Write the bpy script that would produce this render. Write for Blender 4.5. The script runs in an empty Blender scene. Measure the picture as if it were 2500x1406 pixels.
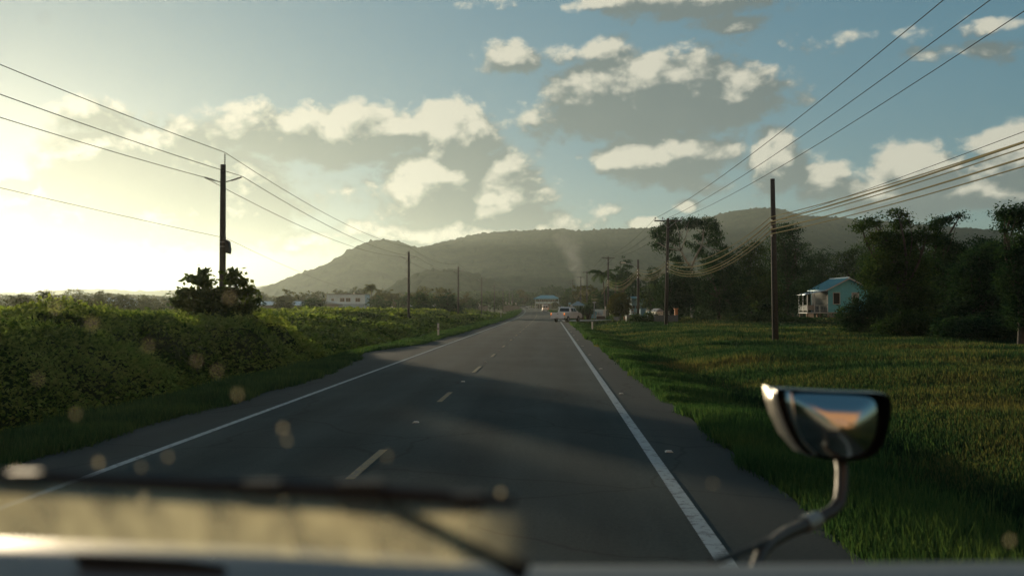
import bpy, math, random
import numpy as np
from mathutils import Vector, Matrix, Euler

random.seed(7)
rng = np.random.default_rng(11)
SC = bpy.context.scene
COL = SC.collection
PI = math.pi
R = math.radians

# ------------------------------------------------------------------ camera
CAM_Z = 2.0
CAM_E = Euler((R(90 + 1.06), 0, R(2.19)))
CAM_M = CAM_E.to_matrix()
FPX = 2430.6


def ray(px, py):
    return CAM_M @ Vector(((px - 1250) / FPX, (703 - py) / FPX, -1.0))


def at(px, py, Y):
    d = ray(px, py)
    return Vector((0, 0, CAM_Z)) + d * (Y / d.y)


# ------------------------------------------------------------------ noise
def _hash(ix, iy, seed):
    h = (ix.astype(np.int64) * 374761393 + iy.astype(np.int64) * 668265263 + seed * 974634777) & 0x7fffffff
    h = ((h ^ (h >> 13)) * 1274126177) & 0x7fffffff
    return ((h ^ (h >> 16)) & 0xffff) / 65535.0


def vnoise(x, y, scale, seed=0):
    x = np.asarray(x, float) / scale
    y = np.asarray(y, float) / scale
    x, y = np.broadcast_arrays(x, y)
    ix, iy = np.floor(x), np.floor(y)
    fx, fy = x - ix, y - iy
    fx = fx * fx * (3 - 2 * fx)
    fy = fy * fy * (3 - 2 * fy)
    a, b = _hash(ix, iy, seed), _hash(ix + 1, iy, seed)
    c, d = _hash(ix, iy + 1, seed), _hash(ix + 1, iy + 1, seed)
    return (a * (1 - fx) + b * fx) * (1 - fy) + (c * (1 - fx) + d * fx) * fy


def fbm(x, y, scale, seed=0, octv=4):
    t, amp, tot = 0, 1, 0
    for i in range(octv):
        t = t + amp * vnoise(x, y, scale / 2 ** i, seed + i * 17)
        tot += amp
        amp *= 0.5
    return t / tot


def sstep(a, b, x):
    t = np.clip((np.asarray(x, float) - a) / (b - a), 0, 1)
    return t * t * (3 - 2 * t)


# ------------------------------------------------------------------ ground functions
def road_c(Y):
    Y = np.asarray(Y, float)
    return -2.0 - 5.9e-5 * np.clip(Y - 110, 0, 700) ** 2 - np.clip(Y - 810, 0, None) * 0.0826


def road_z(Y):
    return 1.15 * sstep(140, 560, Y)


def ground(x, y):
    x = np.asarray(x, float)
    y = np.asarray(y, float)
    rz = road_z(y)
    dx = x - road_c(y)
    base = -0.07 - 0.0 * x
    n = (fbm(x, y, 9.0, 3, 3) - 0.5) * 0.35 + (fbm(x, y, 45.0, 5, 2) - 0.5) * 0.5
    left = sstep(-5.4, -9.5, dx)
    right = sstep(5.0, 9.0, dx)
    h = base - 0.55 * left + right * 0.05 + n * (left + right) * sstep(5, 16, np.abs(dx))
    # shallow ditch on the right
    h = h - 0.22 * np.exp(-((dx - 6.8) / 1.4) ** 2)
    h = h - 0.05 * sstep(400, 900, y)
    return rz + h


def gz(x, y):
    return float(ground(x, y))


def gp(px, Y, dz=0.0):
    p = at(px, 748, Y)
    return Vector((p.x, Y, gz(p.x, Y) + dz))


# ------------------------------------------------------------------ mesh helpers
class MB:
    def __init__(s):
        s.v, s.f = [], []

    def add(s, vs, fs):
        o = len(s.v)
        s.v += [Vector(p) for p in vs]
        s.f += [tuple(i + o for i in f) for f in fs]
        return s

    def box(s, c, d, rz=0.0, m=None):
        c = Vector(c)
        x, y, z = [k / 2 for k in d]
        M = m or Matrix.Rotation(rz, 3, 'Z')
        vs = [c + M @ Vector(p) for p in
              [(-x, -y, -z), (x, -y, -z), (x, y, -z), (-x, y, -z), (-x, -y, z), (x, -y, z), (x, y, z), (-x, y, z)]]
        return s.add(vs, [(0, 3, 2, 1), (4, 5, 6, 7), (0, 1, 5, 4), (1, 2, 6, 5), (2, 3, 7, 6), (3, 0, 4, 7)])

    def tube(s, pts, rad, n=8, caps=True):
        pts = [Vector(p) for p in pts]
        if not hasattr(rad, '__len__'):
            rad = [rad] * len(pts)
        o = len(s.v)
        up = None
        for i, p in enumerate(pts):
            t = (pts[min(i + 1, len(pts) - 1)] - pts[max(i - 1, 0)])
            if t.length < 1e-9:
                t = Vector((0, 0, 1))
            t.normalize()
            if up is None:
                up = Vector((1, 0, 0)) if abs(t.x) < 0.8 else Vector((0, 1, 0))
            a = up - t * up.dot(t)
            a.normalize()
            up = a
            b = t.cross(a)
            for k in range(n):
                th = 2 * PI * k / n
                s.v.append(p + (a * math.cos(th) + b * math.sin(th)) * rad[i])
        for i in range(len(pts) - 1):
            for k in range(n):
                k2 = (k + 1) % n
                s.f.append((o + i * n + k, o + i * n + k2, o + (i + 1) * n + k2, o + (i + 1) * n + k))
        if caps:
            s.f.append(tuple(o + k for k in reversed(range(n))))
            s.f.append(tuple(o + (len(pts) - 1) * n + k for k in range(n)))
        return s

    def prism(s, prof, a0, a1, axis='x', inset=0.0):
        """closed profile [(u, w)] extruded along an axis: x -> (y,z) profile, y -> (x,z) profile"""
        n = len(prof)

        def pt(a, u, w):
            return (a, u, w) if axis == 'x' else ((u, a, w) if axis == 'y' else (u, w, a))
        vs = [pt(a0, u, w) for u, w in prof] + [pt(a1, u, w) for u, w in prof]
        fs = [tuple(range(n)), tuple(reversed(range(n, 2 * n)))]
        fs += [(i, i + n, (i + 1) % n + n, (i + 1) % n) for i in range(n)]
        return s.add(vs, fs)

    def sphere(s, c, r, seg=14, rings=9):
        c = Vector(c)
        if not hasattr(r, '__len__'):
            r = (r, r, r)
        o = len(s.v)
        for i in range(rings + 1):
            ph = PI * i / rings
            for k in range(seg):
                th = 2 * PI * k / seg
                s.v.append(c + Vector((r[0] * math.sin(ph) * math.cos(th), r[1] * math.sin(ph) * math.sin(th), r[2] * math.cos(ph))))
        for i in range(rings):
            for k in range(seg):
                k2 = (k + 1) % seg
                s.f.append((o + i * seg + k, o + (i + 1) * seg + k, o + (i + 1) * seg + k2, o + i * seg + k2))
        return s

    def build(s, name, mat, parent=None, smooth=False, bevel=0.0, M=None):
        me = bpy.data.meshes.new(name)
        vs = s.v if M is None else [M @ v for v in s.v]
        me.from_pydata([tuple(v) for v in vs], [], s.f)
        me.validate()
        import bmesh
        b = bmesh.new()
        b.from_mesh(me)
        bmesh.ops.recalc_face_normals(b, faces=b.faces)
        b.to_mesh(me)
        b.free()
        if smooth:
            me.polygons.foreach_set('use_smooth', [True] * len(me.polygons))
        o = bpy.data.objects.new(name, me)
        COL.objects.link(o)
        if mat:
            me.materials.append(mat)
        if parent:
            o.parent = parent
        if bevel:
            md = o.modifiers.new('Bevel', 'BEVEL')
            md.width = bevel
            md.segments = 2
            md.limit_method = 'ANGLE'
            md.angle_limit = R(35)
        return o


def np_mesh(name, V, F, mat, parent=None, smooth=False, k=None):
    """V (n,3), F (m,k) int"""
    me = bpy.data.meshes.new(name)
    V = np.ascontiguousarray(V, dtype=np.float32)
    F = np.ascontiguousarray(F, dtype=np.int32)
    m, k = F.shape
    me.vertices.add(len(V))
    me.vertices.foreach_set('co', V.ravel())
    me.loops.add(m * k)
    me.loops.foreach_set('vertex_index', F.ravel())
    me.polygons.add(m)
    me.polygons.foreach_set('loop_start', np.arange(m, dtype=np.int32) * k)
    me.polygons.foreach_set('loop_total', np.full(m, k, dtype=np.int32))
    if smooth:
        me.polygons.foreach_set('use_smooth', np.ones(m, dtype=bool))
    me.update(calc_edges=True)
    o = bpy.data.objects.new(name, me)
    COL.objects.link(o)
    if mat:
        me.materials.append(mat)
    if parent:
        o.parent = parent
    return o


def empty(name, loc=(0, 0, 0), rz=0.0):
    o = bpy.data.objects.new(name, None)
    COL.objects.link(o)
    o.location = loc
    o.rotation_euler = (0, 0, rz)
    o.empty_display_size = 0.2
    return o


def tag(o, label=None, cat=None, group=None, kind=None):
    if label: o['label'] = label
    if cat: o['category'] = cat
    if group: o['group'] = group
    if kind: o['kind'] = kind
    return o


def copy_tree(o, parent=None):
    c = o.copy()
    COL.objects.link(c)
    c.parent = parent
    for ch in list(o.children):
        copy_tree(ch, c)
    return c


# ------------------------------------------------------------------ materials
MATS = {}


def mat(name, col=(0.5, 0.5, 0.5), rough=0.6, metal=0.0, var=0.0, scale=5.0, bump=0.0, bscale=20.0, emit=None, estr=0.0,
        spec=0.5, coat=0.0):
    if name in MATS:
        return MATS[name]
    m = bpy.data.materials.new(name)
    m.use_nodes = True
    nt = m.node_tree
    p = nt.nodes['Principled BSDF']
    p.inputs['Base Color'].default_value = (*col, 1)
    p.inputs['Roughness'].default_value = rough
    p.inputs['Metallic'].default_value = metal
    p.inputs['Specular IOR Level'].default_value = spec
    p.inputs['Coat Weight'].default_value = coat
    if emit:
        p.inputs['Emission Color'].default_value = (*emit, 1)
        p.inputs['Emission Strength'].default_value = estr
    if var or bump:
        tc = nt.nodes.new('ShaderNodeTexCoord')
    if var:
        n = nt.nodes.new('ShaderNodeTexNoise')
        n.inputs['Scale'].default_value = scale
        n.inputs['Detail'].default_value = 6
        n.inputs['Roughness'].default_value = 0.65
        nt.links.new(tc.outputs['Object'], n.inputs['Vector'])
        r = nt.nodes.new('ShaderNodeValToRGB')
        r.color_ramp.elements[0].position = 0.3
        r.color_ramp.elements[1].position = 0.7
        r.color_ramp.elements[0].color = (*[max(0, c * (1 - var)) for c in col], 1)
        r.color_ramp.elements[1].color = (*[min(1, c * (1 + var)) for c in col], 1)
        nt.links.new(n.outputs['Fac'], r.inputs['Fac'])
        nt.links.new(r.outputs['Color'], p.inputs['Base Color'])
    if bump:
        n2 = nt.nodes.new('ShaderNodeTexNoise')
        n2.inputs['Scale'].default_value = bscale
        n2.inputs['Detail'].default_value = 8
        nt.links.new(tc.outputs['Object'], n2.inputs['Vector'])
        b = nt.nodes.new('ShaderNodeBump')
        b.inputs['Strength'].default_value = bump
        b.inputs['Distance'].default_value = 0.05
        nt.links.new(n2.outputs['Fac'], b.inputs['Height'])
        nt.links.new(b.outputs['Normal'], p.inputs['Normal'])
    MATS[name] = m
    return m


def leaf_mat(name, c_dark, c_mid, c_light, trans=0.35, nscale=0.6, tboost=(1.6, 1.5, 0.7), gain=1.6):
    if name in MATS:
        return MATS[name]
    m = bpy.data.materials.new(name)
    m.use_nodes = True
    nt = m.node_tree
    L, N = nt.links, nt.nodes
    N.remove(N['Principled BSDF'])
    out = N['Material Output']
    geo = N.new('ShaderNodeNewGeometry')
    tc = N.new('ShaderNodeTexCoord')
    no = N.new('ShaderNodeTexNoise')
    no.inputs['Scale'].default_value = nscale
    no.inputs['Detail'].default_value = 3
    L.new(tc.outputs['Object'], no.inputs['Vector'])
    mx = N.new('ShaderNodeMath'); mx.operation = 'MULTIPLY_ADD'
    mx.inputs[1].default_value = 0.5
    L.new(geo.outputs['Random Per Island'], mx.inputs[0])
    mn = N.new('ShaderNodeMath'); mn.operation = 'MULTIPLY_ADD'
    mn.inputs[1].default_value = gain
    mn.inputs[2].default_value = 0.25 - gain / 2
    L.new(no.outputs['Fac'], mn.inputs[0])
    L.new(mn.outputs[0], mx.inputs[2])
    r = N.new('ShaderNodeValToRGB')
    e = r.color_ramp.elements
    e[0].position = 0.15; e[0].color = (*c_dark, 1)
    e[1].position = 0.95; e[1].color = (*c_light, 1)
    k = e.new(0.5); k.color = (*c_mid, 1)
    L.new(mx.outputs[0], r.inputs['Fac'])
    d = N.new('ShaderNodeBsdfDiffuse')
    t = N.new('ShaderNodeBsdfTranslucent')
    L.new(r.outputs['Color'], d.inputs['Color'])
    mc = N.new('ShaderNodeVectorMath'); mc.operation = 'MULTIPLY'
    mc.inputs[1].default_value = tboost
    L.new(r.outputs['Color'], mc.inputs[0])
    L.new(mc.outputs[0], t.inputs['Color'])
    mix = N.new('ShaderNodeMixShader'); mix.inputs['Fac'].default_value = trans
    L.new(d.outputs[0], mix.inputs[1]); L.new(t.outputs[0], mix.inputs[2])
    L.new(mix.outputs[0], out.inputs['Surface'])
    MATS[name] = m
    return m


LEAF_DARK = leaf_mat('leaf_dark_green', (0.011, 0.032, 0.021), (0.023, 0.056, 0.033), (0.048, 0.094, 0.042), 0.30)
LEAF_MID = leaf_mat('leaf_mid_green', (0.016, 0.038, 0.018), (0.032, 0.068, 0.026), (0.072, 0.110, 0.036), 0.35)
LEAF_OLIVE = leaf_mat('leaf_olive', (0.028, 0.036, 0.014), (0.052, 0.060, 0.020), (0.095, 0.090, 0.030), 0.40)
LEAF_SCRUB = leaf_mat('leaf_scrub', (0.022, 0.045, 0.012), (0.110, 0.140, 0.040), (0.210, 0.225, 0.075), 0.55, 0.30, (1.75, 1.95, 0.9), 1.7)
GRASS = leaf_mat('grass_blade', (0.014, 0.038, 0.026), (0.034, 0.070, 0.038), (0.140, 0.128, 0.060), 0.38, 0.16, (1.5, 1.6, 0.8), 2.4)
GRASS_V = leaf_mat('grass_verge_blade', (0.018, 0.052, 0.030), (0.038, 0.090, 0.042), (0.085, 0.135, 0.055), 0.40, 0.4)
BARK = mat('bark', (0.055, 0.048, 0.038), 0.9, var=0.35, scale=6, bump=0.4)
BARK_PALE = mat('bark_pale', (0.26, 0.25, 0.22), 0.85, var=0.25, scale=3, bump=0.3)
POLE = mat('pole_wood', (0.050, 0.047, 0.041), 0.85, var=0.35, scale=7, bump=0.5, bscale=30)
WIREM = mat('wire_dark', (0.06, 0.06, 0.05), 0.9, spec=0.0)
CABLE = mat('cable_weathered', (0.22, 0.20, 0.12), 0.95, spec=0.0)
INSUL = mat('insulator_grey', (0.10, 0.10, 0.10), 0.35)
CERAM = mat('ceramic_white', (0.70, 0.68, 0.60), 0.3)
STEEL = mat('steel', (0.28, 0.30, 0.31), 0.4, 0.7, var=0.15)
WHITEP = mat('white_plaster', (0.62, 0.62, 0.58), 0.75, var=0.12, scale=2, bump=0.1)
WHITEC = mat('white_car_paint', (0.80, 0.84, 0.84), 0.3, coat=0.6)
GLASSD = mat('dark_glass', (0.015, 0.018, 0.02), 0.08)
TYRE = mat('tyre_rubber', (0.02, 0.02, 0.02), 0.85)
RIMM = mat('rim_alloy', (0.35, 0.35, 0.35), 0.35, 0.8)
BLACKP = mat('black_plastic', (0.02, 0.02, 0.02), 0.55)


# ------------------------------------------------------------------ world sky with clouds
SUN_AZ = R(-30.5)      # from +Y, positive right
SUN_EL = R(3.7)
SUN_DIR = Vector((math.sin(SUN_AZ) * math.cos(SUN_EL), math.cos(SUN_AZ) * math.cos(SUN_EL), math.sin(SUN_EL)))


def build_world():
    w = bpy.data.worlds.new('World')
    SC.world = w
    w.use_nodes = True
    nt = w.node_tree
    N, L = nt.nodes, nt.links
    bg = N['Background']

    def val(x):
        return x

    def M(op, a, b=None, c=None, clamp=False):
        n = N.new('ShaderNodeMath'); n.operation = op; n.use_clamp = clamp
        for i, q in enumerate((a, b, c)):
            if q is None: continue
            if isinstance(q, (int, float)): n.inputs[i].default_value = q
            else: L.new(q, n.inputs[i])
        return n.outputs[0]

    def VM(op, a, b=None):
        n = N.new('ShaderNodeVectorMath'); n.operation = op
        for i, q in enumerate((a, b)):
            if q is None: continue
            if isinstance(q, (tuple, list, Vector)): n.inputs[i].default_value = tuple(q)
            else: L.new(q, n.inputs[i])
        return n

    def MIX(f, a, b):
        n = N.new('ShaderNodeMix'); n.data_type = 'RGBA'; n.clamp_factor = True
        if isinstance(f, (int, float)): n.inputs[0].default_value = f
        else: L.new(f, n.inputs[0])
        for i, q in ((6, a), (7, b)):
            if isinstance(q, (tuple, list)): n.inputs[i].default_value = (*q, 1)
            else: L.new(q, n.inputs[i])
        return n.outputs[2]

    def MR(x, a, b, c, d, smooth=True):
        n = N.new('ShaderNodeMapRange')
        n.interpolation_type = 'SMOOTHSTEP' if smooth else 'LINEAR'
        L.new(x, n.inputs[0])
        for i, q in enumerate((a, b, c, d)): n.inputs[i + 1].default_value = q
        return n.outputs[0]

    tc = N.new('ShaderNodeTexCoord')
    d = VM('NORMALIZE', tc.outputs['Generated']).outputs[0]
    sp = N.new('ShaderNodeSeparateXYZ'); L.new(d, sp.inputs[0])
    az = M('ARCTAN2', sp.outputs[0], sp.outputs[1])
    el = M('ARCSINE', sp.outputs[2])
    # azimuth / elevation in units of about 23.6 degrees, origin on the left of the view
    U = M('MULTIPLY_ADD', az, 2.33, 1.343)
    V = M('MULTIPLY_ADD', el, -2.40, 0.748)

    sky = N.new('ShaderNodeTexSky'); sky.sky_type = 'NISHITA'
    sky.sun_disc = False
    sky.sun_elevation = SUN_EL
    sky.sun_rotation = SUN_AZ
    sky.altitude = 20
    sky.air_density = 1.0
    sky.dust_density = 0.5
    sky.ozone_density = 2.0
    skc = VM('SCALE', sky.outputs[0]); skc.inputs[3].default_value = 1.0
    # ---- clouds
    blobs = [
        # cu, cv, ru, rv, amp
        (0.83, 0.345, 0.34, 0.075, 1.15), (0.45, 0.44, 0.26, 0.13, 1.1), (0.13, 0.47, 0.13, 0.07, 1.0),
        (0.32, 0.55, 0.45, 0.09, 0.8), (0.34, 0.335, 0.10, 0.06, 0.8), (0.62, 0.50, 0.22, 0.12, 0.95),
        (1.12, 0.35, 0.11, 0.10, 1.2), (1.06, 0.47, 0.17, 0.12, 1.25), (1.21, 0.49, 0.15, 0.11, 1.2), (1.15, 0.57, 0.32, 0.05, 1.1),
        (0.77, 0.60, 0.12, 0.045, 0.8), (1.38, 0.55, 0.14, 0.06, 0.7),
        (1.55, 0.26, 0.26, 0.12, 1.2), (1.27, 0.165, 0.09, 0.045, 0.95), (1.44, 0.165, 0.14, 0.055, 0.8), (1.74, 0.28, 0.13, 0.10, 1.15),
        (1.62, 0.385, 0.22, 0.065, 1.1), (1.68, 0.44, 0.12, 0.04, 0.7), (1.86, 0.40, 0.07, 0.09, 1.0),
        (1.20, 0.035, 0.09, 0.022, 0.7), (1.45, 0.03, 0.10, 0.025, 0.7), (1.70, 0.04, 0.26, 0.060, 0.95), (1.76, 0.09, 0.12, 0.035, 0.9),
        (1.72, 0.13, 0.20, 0.035, 0.45),
        (2.08, 0.15, 0.20, 0.035, 0.62), (2.30, 0.155, 0.09, 0.022, 0.6), (2.22, 0.20, 0.20, 0.03, 0.5), (1.90, 0.275, 0.08, 0.04, 0.6),
        (2.15, 0.43, 0.09, 0.065, 1.05), (2.35, 0.42, 0.13, 0.07, 1.05), (2.25, 0.50, 0.40, 0.07, 1.0), (1.95, 0.46, 0.10, 0.07, 0.85),
        (2.38, 0.31, 0.05, 0.025, 0.5), (1.65, 0.505, 0.045, 0.025, 0.8), (1.54, 0.555, 0.05, 0.02, 0.9), (1.47, 0.52, 0.05, 0.035, 0.6),
        (-0.3, 0.30, 0.35, 0.12, 0.8), (2.9, 0.35, 0.3, 0.12, 0.8), (3.4, 0.15, 0.4, 0.1, 0.8),
    ]
    wn = N.new('ShaderNodeTexNoise'); wn.inputs['Scale'].default_value = 6.0; wn.inputs['Detail'].default_value = 5

    BRIGHT = {6, 7, 8, 9, 10, 16, 17, 18, 28, 29, 31, 33, 34}
    bright_out = []

    def dens(Uq, Vq, detail):
        cv = N.new('ShaderNodeCombineXYZ'); L.new(Uq, cv.inputs[0]); L.new(M('MULTIPLY', Vq, 1.35), cv.inputs[1])
        nz = N.new('ShaderNodeTexNoise'); nz.inputs['Scale'].default_value = 5.5; nz.inputs['Detail'].default_value = detail
        nz.inputs['Roughness'].default_value = 0.60; nz.inputs['Distortion'].default_value = 0.25
        L.new(cv.outputs[0], nz.inputs['Vector'])
        vo = N.new('ShaderNodeTexVoronoi'); vo.feature = 'SMOOTH_F1'; vo.inputs['Scale'].default_value = 22.0
        vo.inputs['Smoothness'].default_value = 0.6
        vo.inputs['Detail'].default_value = 3.0
        L.new(cv.outputs[0], vo.inputs['Vector'])
        # warp a little so that the patches are not ellipses
        s2 = N.new('ShaderNodeSeparateColor'); L.new(nz.outputs['Color'], s2.inputs[0])
        Uw = M('MULTIPLY_ADD', s2.outputs[1], 0.16, M('SUBTRACT', Uq, 0.08))
        Vw = M('MULTIPLY_ADD', s2.outputs[2], 0.08, M('SUBTRACT', Vq, 0.04))
        tot = None
        tb_ = None
        for bi, (cu, cvv, ru, rv, amp) in enumerate(blobs):
            a = M('MULTIPLY_ADD', Uw, 1 / ru, -cu / ru)
            b = M('MULTIPLY_ADD', Vw, 1 / rv, -cvv / rv)
            q = M('MULTIPLY_ADD', a, a, M('MULTIPLY', b, b))
            e = M('MULTIPLY', M('EXPONENT', M('MULTIPLY', q, -0.9)), amp)
            tot = e if tot is None else M('MAXIMUM', tot, e)
            if bi in BRIGHT and detail > 4:
                tb_ = e if tb_ is None else M('MAXIMUM', tb_, e)
        if tb_ is not None: bright_out.append(tb_)
        x = M('MULTIPLY_ADD', nz.outputs['Fac'], 1.3, M('MULTIPLY', tot, 1.05))
        if detail > 4:
            x = M('SUBTRACT', x, M('MULTIPLY', vo.outputs['Distance'], 0.30))
        else:
            x = M('SUBTRACT', x, 0.075)
        return M('SUBTRACT', x, 0.815)

    D0 = dens(U, V, 9)
    Us = M('ADD', U, -0.019)
    Vs = M('ADD', V, -0.036)
    D1 = dens(Us, Vs, 3.6)
    D2 = dens(U, V, 3.6)
    cov = MR(D0, -0.06, 0.28, 0, 1)
    lit = M('MULTIPLY_ADD', M('SUBTRACT', D0, D2), 0.85, M('SUBTRACT', D2, D1))
    thick = MR(D2, 0.0, 0.42, 0, 1)
    litf = MR(M('MULTIPLY_ADD', bright_out[0], 0.32, M('MULTIPLY_ADD', thick, -0.40, M('MULTIPLY', lit, 2.0))), -0.58, 0.16, 0, 1)
    # angle to sun
    dt = VM('DOT_PRODUCT', d, tuple(SUN_DIR)).outputs['Value']
    ang = M('ARCCOSINE', M('MINIMUM', dt, 0.99999))
    near = M('EXPONENT', M('MULTIPLY', ang, -3.2))      # broad aureole
    glow = M('EXPONENT', M('MULTIPLY', ang, -14.0))
    lo = MR(el, 0.0, 0.5, 1, 0)
    c_lit = MIX(near, (6.2, 6.0, 4.9), (8.2, 7.6, 6.0))
    c_shd = MIX(near, (1.35, 1.75, 1.75), (2.1, 2.5, 2.4))
    ccol = MIX(litf, c_shd, c_lit)
    back = MR(sp.outputs[1], -0.2, -0.7, 0, 1)
    sk1 = VM('MULTIPLY', skc.outputs[0], (1.40, 2.65, 3.05)).outputs[0]
    # shoulder: the bright sky near the sun rolls off as in the photograph
    den = VM('ADD', VM('MULTIPLY', sk1, (0.285, 0.222, 0.186)).outputs[0], (1.0, 1.0, 1.0)).outputs[0]
    skyg = VM('DIVIDE', sk1, den).outputs[0]
    mix1 = MIX(M('MULTIPLY', cov, 0.93), skyg, ccol)
    # orange patch added to the sky behind, aimed for the mirror to reflect
    cvb = N.new('ShaderNodeCombineXYZ'); L.new(sp.outputs[0], cvb.inputs[0]); L.new(M('MULTIPLY', sp.outputs[2], 2.5), cvb.inputs[1])
    nb = N.new('ShaderNodeTexNoise'); nb.inputs['Scale'].default_value = 3.0; nb.inputs['Detail'].default_value = 5
    L.new(cvb.outputs[0], nb.inputs['Vector'])
    bd = VM('DOT_PRODUCT', d, tuple(Vector((0.30, -0.88, 0.42)).normalized())).outputs['Value']
    bcov = M('MULTIPLY', back, M('MULTIPLY', MR(nb.outputs['Fac'], 0.30, 0.52, 0, 1), MR(bd, 0.74, 0.90, 0, 1)))
    mix2 = MIX(M('MULTIPLY', bcov, 0.9), mix1, (8.0, 3.9, 1.5))
    gl = VM('SCALE', (1.0, 0.80, 0.50)); L.new(M('MULTIPLY', M('MULTIPLY_ADD', cov, -0.6, 1.0), M('MULTIPLY_ADD', glow, 15.0, M('MULTIPLY', near, 0.1))), gl.inputs[3])
    fin = VM('ADD', mix2, gl.outputs[0]).outputs[0]
    L.new(fin, bg.inputs['Color'])
    bg.inputs['Strength'].default_value = 0.08
    w.cycles.sampling_method = 'MANUAL'
    w.cycles.sample_map_resolution = 512


build_world()

sl = bpy.data.lights.new('sun', 'SUN')
sl.energy = 5.0
sl.angle = R(1.2)
sl.color = (1.0, 0.81, 0.54)
so = bpy.data.objects.new('sun', sl)
COL.objects.link(so)
so.rotation_euler = (-SUN_DIR).to_track_quat('-Z', 'Y').to_euler()

# ------------------------------------------------------------------ terrain


def build_ground():
    xs = np.unique(np.concatenate([np.linspace(-40, 40, 180), np.linspace(-120, -40, 50), np.linspace(40, 120, 50),
                                   np.linspace(-600, -120, 30), np.linspace(120, 600, 30),
                                   np.linspace(-4800, -600, 22), np.linspace(600, 4800, 22)]))
    ys = np.unique(np.concatenate([np.linspace(-80, 0, 30), np.linspace(0, 60, 140), np.linspace(60, 200, 140), np.linspace(200, 700, 120),
                                   np.linspace(700, 4800, 30), np.linspace(-900, -80, 14)]))
    X, Y = np.meshgrid(xs, ys)
    Z = ground(X, Y)
    nx, ny = len(xs), len(ys)
    V = np.stack([X.ravel(), Y.ravel(), Z.ravel()], 1)
    i = np.arange(ny - 1)[:, None] * nx + np.arange(nx - 1)[None]
    i = i.ravel()
    F = np.stack([i, i + 1, i + nx + 1, i + nx], 1)
    m = bpy.data.materials.new('soil_and_grass')
    m.use_nodes = True
    nt = m.node_tree
    p = nt.nodes['Principled BSDF']
    p.inputs['Roughness'].default_value = 1.0
    p.inputs['Specular IOR Level'].default_value = 0.1
    tc = nt.nodes.new('ShaderNodeTexCoord')
    n = nt.nodes.new('ShaderNodeTexNoise'); n.inputs['Scale'].default_value = 0.35; n.inputs['Detail'].default_value = 9
    n.inputs['Roughness'].default_value = 0.7
    nt.links.new(tc.outputs['Object'], n.inputs['Vector'])
    r = nt.nodes.new('ShaderNodeValToRGB')
    e = r.color_ramp.elements
    e[0].position = 0.3; e[0].color = (0.022, 0.034, 0.012, 1)
    e[1].position = 0.72; e[1].color = (0.075, 0.080, 0.028, 1)
    k = e.new(0.5); k.color = (0.040, 0.058, 0.018, 1)
    nt.links.new(n.outputs['Fac'], r.inputs['Fac'])
    nt.links.new(r.outputs['Color'], p.inputs['Base Color'])
    n2 = nt.nodes.new('ShaderNodeTexNoise'); n2.inputs['Scale'].default_value = 6; n2.inputs['Detail'].default_value = 8
    nt.links.new(tc.outputs['Object'], n2.inputs['Vector'])
    b = nt.nodes.new('ShaderNodeBump'); b.inputs['Strength'].default_value = 0.8; b.inputs['Distance'].default_value = 0.2
    nt.links.new(n2.outputs['Fac'], b.inputs['Height'])
    nt.links.new(b.outputs['Normal'], p.inputs['Normal'])
    o = np_mesh('ground', V, F, m, smooth=True)
    tag(o, 'green field ground beside the road', kind='structure')


build_ground()

# ---- road


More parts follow.
